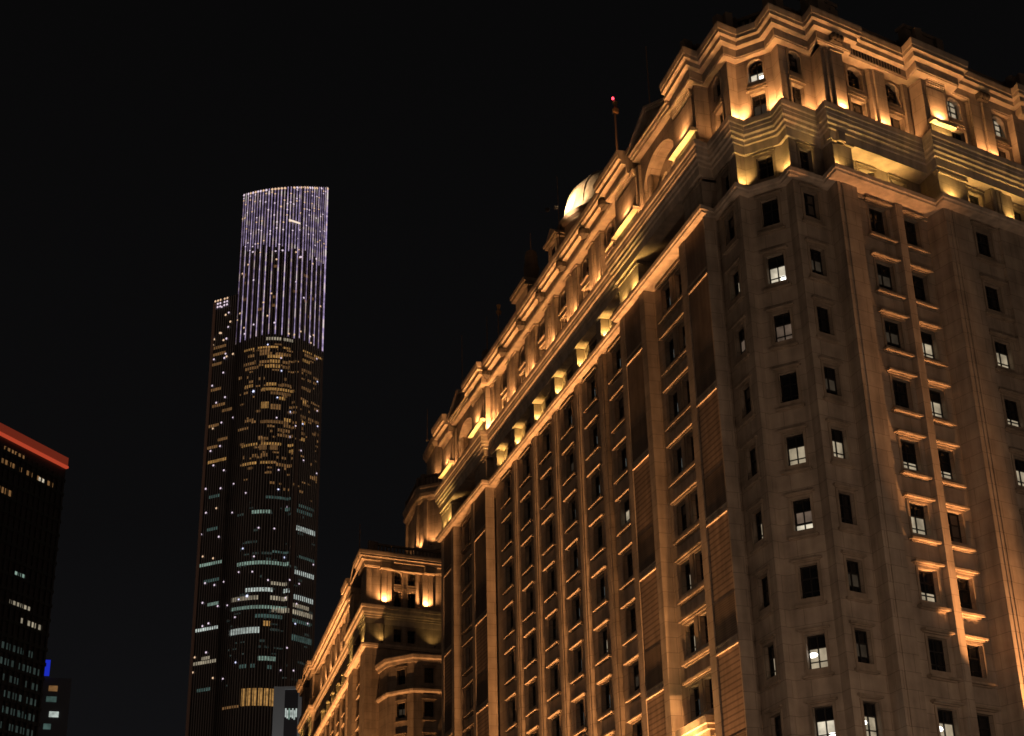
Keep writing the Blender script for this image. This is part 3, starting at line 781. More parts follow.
wpart(lambda mb: mb.sweep([(-.5, 147), (-.5, 143.4), (0, 143.4)], prT), 'top_cornice', M_TR)
wpart(lambda mb: mb.sweep([(0, 109.6), (-.5, 109.6), (-.5, 106.2)], prT), 'top_cornice', M_TR)
wpart(lambda mb: mb.sweep([(-.5, 100.6), wq(-.5), wq(XW)], prT), 'top_cornice', M_TR)
wpart(balustrade([wq(0, .2), wq(XW, .2)], h=1.0), 'balustrade', M_RAIL)
wpart(balustrade([(0.2, 156), (.2, 98)], h=1.0), 'balustrade', M_RAIL)
wpart(lambda mb: mb.face([(x, y, Z0+13.15) for x, y in ((-.3, 155), (-.3, 97.5), (XW, 99.5), (XW, 155))]), 'roof', M_ROOF)
def fn(mb):
    for y in (152.5, 145.5):
        f = frame((.9, y), (0, -1)); mb.box(f, 0, 2.4, -1.8, 0, 13.2, 15.6); mb.box(f, -.2, 2.6, -1.9, .2, 15.6, 15.9)
wpart(fn, 'attic_block', M_TR)
# stair bay in the courtyard corner
PB = [(1.0, 96.9), (1.5, 94.4), (3.7, 92.2), (XW, 92.9)]
def fx2(mb): mb.sweep([(PB[0][0], 97.6)]+PB, [(-.1, ZB), (0, ZB), (0, .3), (-.1, .3)])
for (P, Q), cs in zip(zip(PB, PB[1:]), ([], [1.6], [1.6, 4.2, 7.0])):
    F, Ln = seg(P, Q); hs = [(c-.5, c+.5, -FL*i-2.3, -FL*i-.75) for c in cs for i in range(0, 8)]
    wwall(P, Q, ZB, .1, hs)
    for c in cs:
        for i in range(0, 6): W.add(F, c, 1.0, -FL*i-2.3, -FL*i-.75, ov=.22, so=.16)
F, Ln = seg((PB[0][0], 97.6), PB[0]); wpart(lambda mb: mb.face([F(0,0,ZB), F(Ln,0,ZB), F(Ln,0,.1), F(0,0,.1)]), 'wall')
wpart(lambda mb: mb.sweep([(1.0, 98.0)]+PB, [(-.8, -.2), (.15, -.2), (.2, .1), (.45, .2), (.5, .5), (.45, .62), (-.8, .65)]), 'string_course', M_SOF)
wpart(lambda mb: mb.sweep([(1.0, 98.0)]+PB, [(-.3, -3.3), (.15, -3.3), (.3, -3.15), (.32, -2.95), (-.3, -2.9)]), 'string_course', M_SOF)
wpart(lambda mb: mb.face([(x, y, Z0+.64) for x, y in ((1.0, 98.0), *PB, (XW, 99))]), 'roof', M_ROOF)
# roof tower (octagonal) behind the parapet
TV = [(6.1, 110), (6.1, 102.4), (6.4, 101.2), (8.6, 99.4), (9.4, 99.3), (9.6, 98.6), (13.0, 98.4)]
def twr(z0, z1, d=0): return lambda mb: mb.sweep(TV, [(d, z0), (d, z1), (d-.6, z1), (d-.6, z0)])
wpart(twr(13.2, 23.4), 'roof_tower')
wpart(lambda mb: mb.sweep(TV, [(-.5, 20.6), (.1, 20.6), (.25, 20.9), (.5, 21.1), (.55, 21.4), (.4, 21.6), (.6, 22.0), (.62, 22.3), (-.5, 22.3)]), 'tower_cornice', M_TR)
wpart(lambda mb: mb.sweep(TV, [(-.5, 14.6), (.3, 14.6), (.35, 15.0), (-.5, 15.1)]), 'tower_cornice', M_TR)
wpart(balustrade(TV, z=22.3, h=1.3, d=.2), 'balustrade', M_RAIL)
TV2 = [(8.0, 108), (8.0, 102.8), (9.3, 101.2), (10.6, 101.0), (13, 100.6)]
wpart(lambda mb: mb.sweep(TV2, [(0, 23.3), (0, 28.2), (-.5, 28.2), (-.5, 23.3)]), 'roof_tower')
wpart(lambda mb: mb.sweep(TV2, [(-.5, 28.0), (.1, 28.0), (.45, 28.5), (.5, 29.0), (-.5, 29.1)]), 'tower_cornice', M_TR)
def fn(mb):
    for P, Q in zip(TV, TV[1:]):
        f, Ln = seg(P, Q)
        if Ln < 1.5: continue
        for s in (.15, Ln-.55): tpil.append((f, s))
tpil = []; fn(None)
for f, s in tpil: wpart(lambda mb: mb.box(f, s, s+.4, 0, .3, 15.1, 20.6), 'tower_pilaster', M_TR)
W.finish(95)
wing.rotation_euler = (0, 0, WA); wing.location = (WX, 97.2, 0)
def wt(x, y): return (WX+math.cos(WA)*x-math.sin(WA)*(y-97.2), 97.2+math.sin(WA)*x+math.cos(WA)*(y-97.2))
def wn(n): return (math.cos(WA)*n[0]-math.sin(WA)*n[1], math.sin(WA)*n[0]+math.cos(WA)*n[1])

# ================================================================ skyscraper
def polar(az, D):   # azimuth in degrees seen from the street corner, distance in metres
    a = R(az); return (-33.754+D*math.sin(a), -61.856+D*math.cos(a))
sky_root = empty('skyscraper', (*polar(8.3, 870), 0), 'very tall dark glass skyscraper with violet light lines on its crown', 'skyscraper')
CZ = Z0-41.759
# plan of the main shaft: a gently curved front, convex towards the street
arc = []
for k in range(0, 19):
    t = k/18; az = 6.76+(9.05-6.76)*t; D = 858+5*(t-.55)**2*4+9*(1-t)**2
    arc.append(polar(az, D))
for k in range(1, 9):
    t = k/8; az = 9.05+(10.2-9.05)*t; D = 859.2+15*t**1.3
    arc.append(polar(az, D))
lower = [polar(5.84+.116*k, 874-1.4*k) for k in range(0, 9)]
def elz(el, D): return CZ+math.tan(R(el))*D-Z0
def cumlen(p):
    o = [0]
    for a, b in zip(p, p[1:]): o.append(o[-1]+math.hypot(b[0]-a[0], b[1]-a[1]))
    return o
cl = cumlen(arc)
def onarc(s, d=0, path=arc, c=cl):
    s = min(max(s, 0), c[-1]-1e-4)
    for k in range(len(c)-1):
        if c[k+1] >= s:
            t = (s-c[k])/(c[k+1]-c[k]); a, b = path[k], path[k+1]; L = c[k+1]-c[k]
            n = ((b[1]-a[1])/L, -(b[0]-a[0])/L); return (a[0]+(b[0]-a[0])*t+n[0]*d, a[1]+(b[1]-a[1])*t+n[1]*d)
LA = cl[-1]
def topz(t):
    p = onarc(t*LA); D = math.hypot(p[0]+33.754, p[1]+61.856); return elz(31.2+.42*math.sin(min(t*1.35, 1)*math.pi/2), D)
M_CURT = mat('dark_curtain_wall', (.05, .045, .05), .35)
M_FIN = mat('metal_fin', (.55, .53, .56), .5)
def fn(mb):
    back = [polar(10.1, 935), polar(6.7, 935)]
    n = len(arc)
    for k in range(n-1):
        a, b = arc[k], arc[k+1]; z1, z2 = topz(cl[k]/LA), topz(cl[k+1]/LA)
        mb.face([(*a, 0), (*b, 0), (*b, Z0+z2), (*a, Z0+z1)])
    ring = [arc[-1]]+back+[arc[0]]
    for a, b in zip(ring, ring[1:]): mb.face([(*a, 0), (*b, 0), (*b, Z0+topz(1)), (*a, Z0+topz(0))])
    mb.face([(*p, Z0+topz(c/LA)) for p, c in zip(arc, cl)]+[(*q, Z0+topz(1)) for q in back])
obj1(fn, 'tower_shaft', M_CURT, sky_root)
def fn(mb):
    zt = Z0+elz(27.5, 868); b = [polar(6.7, 925), polar(5.9, 925)]
    for p, q in zip(lower, lower[1:]): mb.face([(*p, 0), (*q, 0), (*q, zt), (*p, zt)])
    for p, q in zip([lower[-1]]+b, b+[lower[0]]): mb.face([(*p, 0), (*q, 0), (*q, zt), (*p, zt)])
    mb.face([(*p, zt) for p in lower+b])
obj1(fn, 'side_shaft', M_CURT, sky_root)
clL = cumlen(lower)
FH = 4.0
def fins(mb):
    n = int(LA/1.55)
    for k in range(n+1):
        s = k*LA/n; a = onarc(s-.18, .02); b = onarc(s+.18, .02); c = onarc(s+.18, .5); d = onarc(s-.18, .5)
        zt = Z0+topz(s/LA)
        mb.face([(*d, 0), (*c, 0), (*c, zt), (*d, zt)]); mb.face([(*a, 0), (*d, 0), (*d, zt), (*a, zt)]); mb.face([(*b, 0), (*b, zt), (*c, zt), (*c, 0)])
    n = int(clL[-1]/1.55)
    for k in range(n+1):
        s = k*clL[-1]/n; c = onarc(s+.18, .5, lower, clL); d = onarc(s-.18, .5, lower, clL); zt = Z0+elz(27.5, 868)
        mb.face([(*d, 0), (*c, 0), (*c, zt), (*d, zt)])
o = obj1(fins, 'facade_fins', M_FIN, sky_root); o['kind'] = 'stuff'
# wide corner columns
def fn(mb):
    for s, w_ in ((LA*.705, 1.1), (LA-.6, 1.0), (.5, .9)):
        for q0, q1 in ((s-w_, s+w_),):
            a, b = onarc(q0, .7), onarc(q1, .7); mb.face([(*a, 0), (*b, 0), (*b, Z0+elz(25.8, 858)), (*a, Z0+elz(25.8, 858))])
obj1(fn, 'corner_column', mat('column_cladding', (.25, .2, .2), .5), sky_root)
def fn(mb):
    a, b = onarc(-1, .0, lower, clL), onarc(2.0, .8, lower, clL); a = polar(5.80, 873.5)
    mb.face([(*a, 0), (*b, 0), (*b, Z0+elz(27.4, 868)), (*a, Z0+elz(27.4, 868))])
obj1(fn, 'corner_column', mat('column_cladding_side', (.5, .33, .28), .5), sky_root)
# violet light lines
def led(name, cols, es):
    m = mat(name, (.02, .02, .02), .5); t = m.node_tree; b = t.nodes['Principled BSDF']
    tx = t.nodes.new('ShaderNodeTexCoord'); no = t.nodes.new('ShaderNodeTexNoise'); no.inputs['Scale'].default_value = .22; no.inputs['Detail'].default_value = 5
    t.links.new(tx.outputs['Object'], no.inputs[0]); r = t.nodes.new('ShaderNodeValToRGB')
    r.color_ramp.elements[0].position = .38; r.color_ramp.elements[0].color = (*cols[0], 1); r.color_ramp.elements[1].position = .60; r.color_ramp.elements[1].color = (*cols[1], 1); r.color_ramp.elements[0].color = tuple(c*.55 for c in cols[0])+(1,)
    q_ = r.color_ramp.elements.new(.5); q_.color = (*cols[0], 1); q_ = r.color_ramp.elements.new(.68); q_.color = (1, .9, .85, 1)
    t.links.new(no.outputs[0], r.inputs[0]); t.links.new(r.outputs[0], b.inputs['Emission Color']); b.inputs['Emission Strength'].default_value = es
    return m
M_LED = led('violet_led', ((.60, .46, .80), (1, .76, .86)), .72)
M_LED2 = led('dim_violet_led', ((.55, .40, .72), (.95, .68, .66)), .5)
M_DOT = mat('white_led_point', (0, 0, 0), .5, emit=(1, .8, .95), es=.9)
M_DOTW = mat('warm_led_point', (0, 0, 0), .5, emit=(1, .65, .4), es=.9)
M_DOTB = mat('blue_led_point', (0, 0, 0), .5, emit=(.7, .72, 1), es=1.4)
M_AMB = litmat('amber_office_light', (1, .52, .15), .42, .5); M_AMBd = litmat('dim_amber_office_light', (1, .5, .18), .2, .35)
M_TEAL = litmat('greenish_office_light', (.68, 1, .82), .30, .5); M_TEALd = litmat('dim_greenish_office_light', (.5, .9, .8), .10, .3)
M_TEALf = litmat('faint_office_light', (.6, .9, .8), .045, .3)
M_WHT = litmat('white_office_light', (.88, 1, .92), .6, .5); M_CRM = litmat('cream_office_light', (1, .85, .6), .38, .3)
NL = 33
for k in range(NL):
    s = .8+(LA-1.6)*k/(NL-1); t = s/LA; zt = Z0+topz(t)-.6
    long_ = (k % 2 == 0)
    z0 = Z0+elz((26.32-.15*abs(t-.4)*2) if long_ else (29.62+.12*math.sin(k*1.7)-.45*t), 858)
    wd = (.19 if k % 2 else .25) if k < NL-1 else .6
    def fn(mb):
        a, b = onarc(s-wd, .62), onarc(s+wd, .62); mb.face([(*a, z0), (*b, z0), (*b, zt), (*a, zt)])
    obj1(fn, 'light_line', M_LED if (k % 3 or k == NL-1) else M_LED2, sky_root)
def dot(mb, s, z, r, m, path=arc, c=cl):
    pts = []
    for q in range(6):
        a = q*math.pi/3; x, y = onarc(s+r*math.cos(a), .72, path, c); pts.append((x, y, z+r*math.sin(a)))
    mb.face(pts, m)
def fn(mb):
    rnd = random.Random(3)
    for k in range(NL):        # speckle on the crown
        s = .8+(LA-1.6)*k/(NL-1); zt = Z0+topz(s/LA)
        if rnd.random() < .85: dot(mb, s, zt-1.5, .8, rnd.choice((M_DOTW, M_DOTW, M_DOT)))
        for q in range(3): dot(mb, s, zt-3-rnd.random()**1.4*45, .5, rnd.choice((M_DOT, M_DOT, M_DOTW)))
    for q in range(28): dot(mb, rnd.random()*LA, Z0+elz(26.2+rnd.random()*4, 858), .6, rnd.choice((M_DOT, M_DOTW)))
    for gx in range(7):
        for gz in range(15):
            if rnd.random() < .42: dot(mb, (gx+.2+rnd.random()*.6)*LA/7, Z0+elz(14.2+gz*.8+rnd.random()*.55, 858), .5, rnd.choice((M_DOT, M_DOT, M_DOT, M_DOTB)))
    for q, (t, el) in enumerate(((.26, 24.3), (.62, 23.6), (.62, 18.4), (.30, 17.0))): dot(mb, t*LA, Z0+elz(el, 858), .8, M_DOTB)
    for gz in range(17):
        for gx in range(2): dot(mb, (gx+.15+rnd.random()*.7)*clL[-1]/2, Z0+elz(14+gz*.8+rnd.random()*.4, 868), .6, rnd.choice((M_DOT, M_DOT, M_DOTW)), lower, clL)
    for q in range(12): dot(mb, rnd.random()*clL[-1], Z0+elz(25.3+rnd.random()*2, 868), .7, rnd.choice((M_DOT, M_DOTW, M_DOTW)), lower, clL)
    for q in (1.2, 3.2, 5.1, 8.2, 10.2):
        for zz in (0, -2.2, -4.4): dot(mb, q, Z0+elz(27.45, 868)+zz, .7, M_DOTW if zz == 0 else M_DOT, lower, clL)
o = obj1(fn, 'light_points', M_DOT, sky_root); o['kind'] = 'stuff'; o['label'] = 'small white violet and amber light points scattered over the tower'
# lit office windows: (t0, t1, elevation, floors tall, material)
LR = []
def litrow(path, c, s0, s1, z, h, m, gap=1.55): LR.append((path, c, s0, s1, z, h, m, gap))
def draw_row(mb, path, c, s0, s1, z, h, m, gap, skip=0):
    s = s0
    while s < s1-.4:
        if (math.sin(s*91.7+z*3.1)*4375.5) % 1 < skip: s += gap; continue
        e = min(s+gap*.8, s1); a, b = onarc(s, .1, path, c), onarc(e, .1, path, c)
        mb.face([(*a, z), (*b, z), (*b, z+h), (*a, z+h)], m); s += gap
rnd = random.Random(11)
def tz(v): return Z0+elz(26.0-(v-340)*.0354, 858)     # height from the measured row position
ROWS = []
for (v, segs, m, h) in (
    (337, ((.36, .50), (.52, .62)), M_CRM, 2.4), (345, ((.12, .24), (.28, .48), (.52, .6), (.74, .86), (.88, .99)), M_AMB, 1.6), (349, ((.3, .4), (.76, .9)), M_AMBd, 2.2),
    (352, ((.17, .25), (.30, .42), (.46, .60)), M_AMBd, 2.2), (355, ((.38, .52), (.74, .84)), M_AMB, 2.4), (360, ((.13, .26), (.30, .40), (.52, .60)), M_AMBd, 2.2), (360, ((.40, .50),), M_AMB, 2.6),
    (365, ((.15, .30), (.52, .60), (.72, .86)), M_AMBd, 2.3), (365, ((.36, .50),), M_AMB, 2.6), (372, ((.05, .11),), M_AMBd, 2.4), (377, ((.30, .36), (.52, .58)), M_AMBd, 2.2),
    (383, ((.16, .26), (.38, .47)), M_AMB, 2.3), (383, ((.52, .62), (.74, .86)), M_AMBd, 2.3), (388, ((.34, .66),), M_AMB, 2.2), (392, ((.42, .62),), M_AMBd, 2.2), (397, ((.50, .56), (.76, .80)), M_AMB, 2.4),
    (399, ((.75, .84), (.9, .98)), M_AMBd, 2.0), (406, ((.34, .42),), M_AMB, 5.2), (407, ((.43, .52),), M_AMBd, 4.2), (412, ((.74, .82), (.83, .90), (.92, .99)), M_AMBd, 2.2),
    (418, ((.18, .28),), M_AMBd, 2.2), (418, ((.56, .64), (.75, .80)), M_AMB, 2.6), (421, ((.34, .60),), M_AMBd, 2.4), (424, ((.56, .63), (.75, .79), (.92, .99)), M_AMBd, 2.4),
    (429, ((.5, .62), (.75, .79)), M_AMBd, 2.4), (434, ((.5, .66),), M_AMBd, 2.2), (435, ((.75, .80),), M_AMB, 2.6), (438, ((.33, .42),), M_AMBd, 2.2), (443, ((.16, .32), (.36, .54), (.60, .68)), M_AMB, 2.0),
    (448, ((.34, .42), (.44, .52)), M_AMBd, 4.4), (449, ((.62, .68),), M_AMB, 2.2), (455, ((.18, .24), (.27, .33), (.36, .42)), M_AMBd, 2.6), (462, ((.18, .32), (.36, .48)), M_AMB, 2.0), (464, ((.5, .66),), M_AMBd, 2.4),
    (470, ((.88, .98),), M_AMBd, 2.6), (497, ((.42, .66),), M_TEALd, 2.0), (502, ((.75, .95),), M_TEALd, 2.2), (508, ((.6, .66), (.74, .92)), M_TEALd, 2.6), (512, ((.30, .48),), M_TEAL, 2.6),
    (526, ((.74, .97),), M_WHT, 3.6), (553, ((.78, .98),), M_TEALd, 2.0), (551, ((.5, .66),), M_TEALd, 1.6), (563, ((.18, .68),), M_TEAL, 2.6), (570, ((.74, .98),), M_WHT, 3.2),
    (583, ((.5, .66),), M_CRM, 2.4), (590, ((.28, .52), (.62, .70)), M_WHT, 2.8), (595, ((.74, .98),), M_WHT, 3.4), (598, ((.14, .40), (.50, .68)), M_CRM, 3.0), (603, ((.73, .92),), M_CRM, 2.8), (607, ((.14, .68),), M_TEAL, 2.4),
    (610, ((.52, .70), (.73, .97)), M_CRM, 3.4), (616, ((.38, .62),), M_TEALd, 2.6), (618, ((.73, .95),), M_TEALd, 2.4), (624, ((.45, .51),), M_AMB, 3.6), (631, ((.14, .42),), M_WHT, 4.2), (636, ((.73, .97),), M_TEALd, 4.2),
    (658, ((.42, .58),), M_TEAL, 3.0), (665, ((.26, .32), (.36, .40)), M_TEALd, 2.6), (666, ((.5, .54),), M_TEALd, 2.6)):
    for a, b in segs: litrow(arc, cl, a*LA, b*LA, tz(v), h*.8, m)
for q in range(150):
    v = 342+rnd.random()**1.15*150; t = .08+.88*rnd.random(); litrow(arc, cl, t*LA, min(t+.02+.05*rnd.random(), .99)*LA, tz(342+round((v-342)/5.2)*5.2), rnd.choice((1.0, 1.5)), M_AMBd)
for q in range(70):
    v = 495+rnd.random()*190; t = .08+.88*rnd.random(); litrow(arc, cl, t*LA, min(t+.02+.09*rnd.random(), .99)*LA, tz(495+round((v-495)/5.8)*5.8), rnd.choice((.8, 1.4)), M_TEALf)
litrow(arc, cl, .29*LA, .66*LA, tz(702), 9.5, M_AMB, 3.1)
litrow(arc, cl, .10*LA, .27*LA, tz(703), 1.4, M_AMBd)
mb = MB()
for v, a, b, m in ((192+30, .52, .66, M_LITW),): 
    p, q = onarc(a*LA, .9), onarc(b*LA, .9); z = Z0+elz(30.38, 858); mb.face([(*p, z), (*q, z-1.6), (*q, z-.3), (*p, z+1.3)], None)
mb.build('lit_window', mat('crown_beacon_strip', (0, 0, 0), .5, emit=(1, .8, .62), es=1.0), sky_root)
for t, el in ((.08, 28.6), (.09, 28.3), (.42, 28.7), (.66, 29.1), (.74, 28.5), (.62, 27.9), (.41, 27.6), (.42, 27.3), (.10, 27.7), (.28, 27.2), (.82, 27.8), (.8, 27.1), (.74, 27.6)):
    litrow(arc, cl, t*LA-1.6, t*LA+1.8, Z0+elz(el, 858), 1.8, M_AMBd, 1.1)
for v, a, b, m in ((345, .1, .6, M_AMBd), (352, .1, .6, M_AMBd), (362, .05, .5, M_AMBd), (388, .1, .5, M_AMBd), (405, .2, .7, M_AMBd), (412, .6, 1, M_AMBd), (425, .1, .5, M_AMBd), (441, .5, .9, M_AMBd), (462, .15, .9, M_AMB),
                   (447, .1, .5, M_AMBd), (498, .3, .7, M_TEALd), (531, .3, .7, M_TEALd), (566, .1, .95, M_TEAL), (583, .3, .9, M_TEALd), (607, .5, .95, M_TEAL), (631, .1, .95, M_WHT), (660, .4, .7, M_CRM), (664, .1, .95, M_CRM), (691, .3, .8, M_TEALd)):
    litrow(lower, clL, a*clL[-1], b*clL[-1], tz(v)+3, 1.8, m)
LR.sort(key=lambda r: -(r[3]-r[2])*r[5]*(3 if r[6] in (M_WHT, M_AMB, M_TEAL, M_CRM) else 1))
for r in LR[:96]:
    mb = MB(); draw_row(mb, *r)
    if mb.v: mb.build('lit_window', r[6], sky_root)
mb = MB()
for r in LR[96:]: draw_row(mb, *r, skip=.2)
o = mb.build('small_lit_windows', M_AMBd, sky_root); o['kind'] = 'stuff'
fix(sky_root)

# ================================================================ low pale office block at the tower's foot
pod = empty('low_office_block', (*polar(9.4, 520), 0), 'pale columned low office block with one lit floor below the skyscraper', 'building')
def pbox(mb, az0, az1, D0, D1, z0, z1, m=None):
    a, b = polar(az0, D0), polar(az1, D0); c, d = polar(az1, D1), polar(az0, D1)
    lo = [(*p, z0) for p in (a, b, c, d)]; hi = [(*p, z1) for p in (a, b, c, d)]
    mb.face(lo[::-1], m); mb.face(hi, m)
    for k in range(4): mb.face([lo[k], lo[(k+1) % 4], hi[(k+1) % 4], hi[k]], m)
zt = 1.7+520*math.tan(R(13.75))
M_PALE = mat('pale_grey_cladding', (.42, .42, .42), .7)
obj1(lambda mb: pbox(mb, 8.86, 10.6, 520, 545, 0, zt, M_CURT), 'body', M_CURT, pod)
for a0, a1 in ((8.84, 9.24), (9.72, 10.05)):
    obj1(lambda mb: pbox(mb, a0, a1, 518.5, 519.9, 0, zt+.4), 'column', M_PALE, pod)
obj1(lambda mb: pbox(mb, 8.86, 10.6, 518.9, 519.8, zt-.3, zt+.6), 'roof_band', M_PALE, pod)
z1 = 1.7+520*math.tan(R(12.95))
for k in range(7):
    a0 = 9.27+.062*k; obj1(lambda mb: pbox(mb, a0, a0+.05, 519.6, 519.9, z1-1.6-(k % 3)*.4, z1+1.2-(k % 2)*.6), 'lit_window', M_WHT if k not in (2,) else M_TEAL, pod)
fix(pod)

# ================================================================ office tower on the left, with red roof band
off = empty('office_tower', (*polar(-.9, 420), 0), 'dark glass office tower at the left edge with glowing red roof band', 'office tower')
A0 = polar(-3.0, 390.5); A1 = polar(.80, 420)
FO, LO = seg(A0, A1)
ztop = 1.7+420*math.tan(R(21.38))-Z0
def fn(mb):
    mb.box(FO, 0, LO, -40, 0, -Z0, ztop)
obj1(fn, 'tower_body', M_CURT, off)
M_RED = mat('red_light_band', (.2, .02, .01), .5, emit=(1, .12, .05), es=.42); M_REDd = mat('red_washed_panel', (.2, .02, .01), .5, emit=(1, .13, .06), es=.12)
obj1(lambda mb: mb.box(FO, 0, LO, 0, .6, ztop-2.3, ztop+.2), 'roof_band', M_REDd, off)
obj1(lambda mb: mb.box(FO, 0, LO, .0, .9, ztop-2.9, ztop-2.3), 'roof_band', M_RED, off)
def fn(mb):
    z = ztop-7; k = 0
    while z > -Z0: mb.box(FO, 0, LO, 0, .35, z, z+.9); z -= 3.9; k += 1
obj1(fn, 'floor_band', mat('spandrel_glass', (.035, .04, .038), .35), off)
def fn(mb):
    s = 1
    while s < LO: mb.box(FO, s, s+.15, 0, .45, -Z0, ztop-5.3); s += 2.1
obj1(fn, 'mullion', mat('mullion_metal', (.04, .04, .04), .4), off)
rnd = random.Random(5)
OR = []
def orow(z, s0, s1, m, h=1.6, p=1.0):
    s = s0
    while s < s1:
        if rnd.random() < p: OR.append((s, z, min(h, 1.7), m))
        s += 1.4
for k in range(3, 30):
    z = ztop-7+.95-3.9*k
    if k in (3, 4, 9, 12): continue
    if k > 12: orow(z, LO*.05, LO*.95, M_TEALf, 2.6, .85)
    if k > 16 and k % 2: orow(z, LO*.30, LO*.92, M_TEALd, 1.2, .35)
    elif rnd.random() < .3: orow(z, LO*(.4+.3*rnd.random()), LO*.85, M_TEALd, 1.2, .5)
z = lambda k: ztop-7+.95-3.9*k
orow(z(0), LO*.35, LO*.58, M_AMBd, 1.0, .8); orow(z(1), LO*.2, LO*.9, M_AMBd, 1.4, .8); orow(z(1)+.2, LO*.74, LO*.80, M_LITW, 1.0, 1)
orow(z(3), LO*.3, LO*.5, M_AMBd, 1.8, .8); orow(z(8), LO*.62, LO*.72, M_TEAL, 1.0); orow(z(10), LO*.6, LO*.8, M_CRM, 1.1); orow(z(11), LO*.72, LO*.92, M_CRM, 1.4, .6)
orow(z(20), LO*.3, LO*.6, M_TEAL, 1.2, .8); orow(z(23), LO*.3, LO*.9, M_TEAL, 2.0, .9); orow(z(26), LO*.4, LO*.7, M_CRM, 2.0, .7)
OR.sort(key=lambda r: 0 if r[3] in (M_WHT, M_CRM, M_LITW, M_TEAL, M_AMBd) else 1)
def opane(mb, r): mb.face([FO(r[0], .05, r[1]), FO(r[0]+.85, .05, r[1]), FO(r[0]+.85, .05, r[1]+r[2]), FO(r[0], .05, r[1]+r[2])], r[3])
for r in OR[:90]:
    mb = MB(); opane(mb, r); mb.build('lit_window', r[3], off)
mb = MB()
for r in OR[90:]: opane(mb, r)
o = mb.build('small_lit_windows', M_TEALf, off); o['kind'] = 'stuff'
fix(off)
pl_ = polar(9.4, 480)
# small tower behind it with a blue light
sm = empty('small_tower', (*polar(1.1, 600), 0), 'small dark tower with a blue lit strip right of the red banded office tower', 'tower')
zs = 1.7+600*math.tan(R(13.9))
obj1(lambda mb: pbox(mb, .4, 1.75, 600, 625, 0, zs), 'tower_body', mat('grey_tower_wall', (.06, .055, .06), .6), sm)
obj1(lambda mb: pbox(mb, .80, .97, 598.5, 599.8, zs+.5, zs+6.2), 'blue_light_strip', mat('blue_sign_light', (0, 0, 0), .5, emit=(.02, .05, 1), es=.45), sm)
for k, (dz, a0, a1, m) in enumerate(((-5, 1.0, 1.3, M_AMBd), (-9, .95, 1.3, M_TEALd), (-14.5, 1.1, 1.42, M_WHT), (-19, .95, 1.2, M_TEALd), (-24, 1.1, 1.35, M_TEAL))):
    obj1(lambda mb: pbox(mb, a0, a1, 599.6, 599.9, zs+dz, zs+dz+2), 'lit_window', m, sm)
fix(sm)

# ================================================================ masts on the roofs
def mast(x, y, z0, z1, label, r=.05, ball=None, grp=None):
    root = empty('rooftop_mast', (x, y, Z0+z0), label, 'mast', grp)
    mb = MB(); mb.lathe((0, 0, 0), [(r*1.6, 0), (r*1.4, (z1-z0)*.1), (r, (z1-z0)*.5), (r*.7, z1-z0)], 8); mb.build('pole', M_METAL, root)
    mb = MB(); mb.lathe((0, 0, -.02), [(r*4, 0), (r*4, .12), (r*2, .2)], 8); mb.build('base', M_METAL, root)
    if ball:
        mb = MB(); mb.lathe((.05, 0, z1-z0), [(.05, 0), (.2, .1), (.24, .35), (.12, .55), (.16, .8), (.2, .95), (.05, 1.1)], 10); mb.build('mast_head', mat('brass_head', (.35, .22, .1), .4, .3), root)
        if ball == 'red':
            mb = MB(); mb.lathe((-.1, 0, z1-z0+1.15), [(.02, 0), (.09, .06), (.10, .14), (.06, .22), (.02, .24)], 8); mb.build('warning_light', mat('red_lamp', (.3, 0, 0), .4, emit=(1, .05, .08), es=4), root)
    return root
mast(2.0, 24.6, 13.2, 21.6, 'tall roof mast with red warning light above the pediment roofline', .09, 'red')
mast(2.0, 53.3, 14, 19.9, 'short roof mast with brass coloured head on the dark roofline', .07, 'brass')
mast(2.0, 37.1, 16.3, 24.0, 'thin bare roof mast just left of the bright lit dome', .035)
mast(2.0, 18.5, 13.2, 23.0, 'thin dark mast near the top of the frame left of the corner cornice', .045)
mast(3.2, 47.6, 23.0, 24.9, 'short needle on top of the tiled roof turret', .04)
mast(2.0, 64.8, 13.2, 23.5, 'faint thin mast at the far end of the big building roof', .045)
mast(3.0, 60.0, 19.7, 23.2, 'thin mast rising from the last dark turret', .04)
mast(8.5, 103, 29, 33, 'short thin mast on the octagonal roof tower', .05)
mast(2.0, 109, 13.2, 20.3, 'thin mast on the low far wing roof', .06)

# ================================================================ floodlights
NF = [0]
def lamp(loc, aim, power, col, label, size=110, blend=.9, radius=.06, grp='uplights on the stone ledges', fixt=True, scale=1.0):
    NF[0] += 1
    root = empty('floodlight', loc, label, 'floodlight', grp)
    if fixt:
        mb = MB(); k = scale; mb.lathe((0, 0, -.13*k), [(.05*k, 0), (.085*k, .02*k), (.095*k, .09*k), (.08*k, .10*k)], 10); mb.build('housing', M_FIX, root)
    ld = bpy.data.lights.new('flood_lamp', 'SPOT'); ld.energy = power; ld.color = col; ld.spot_size = R(size); ld.spot_blend = blend; ld.shadow_soft_size = radius
    lo = bpy.data.objects.new('flood_lamp', ld); COL.objects.link(lo); lo.parent = root
    d = Vector(aim).normalized(); lo.rotation_euler = d.to_track_quat('-Z', 'Y').to_euler(); lo.location = d*.02
    return root
def off2(P, n, d): return (P[0]+n[0]*d, P[1]+n[1]*d)
nL = (-1, 0); nR = (S/Rl, -1/Rl); nF = None
eF = (V['e'][0]-V['d'][0], V['e'][1]-V['d'][1]); lf = math.hypot(*eF); nF = (eF[1]/lf, -eF[0]/lf)
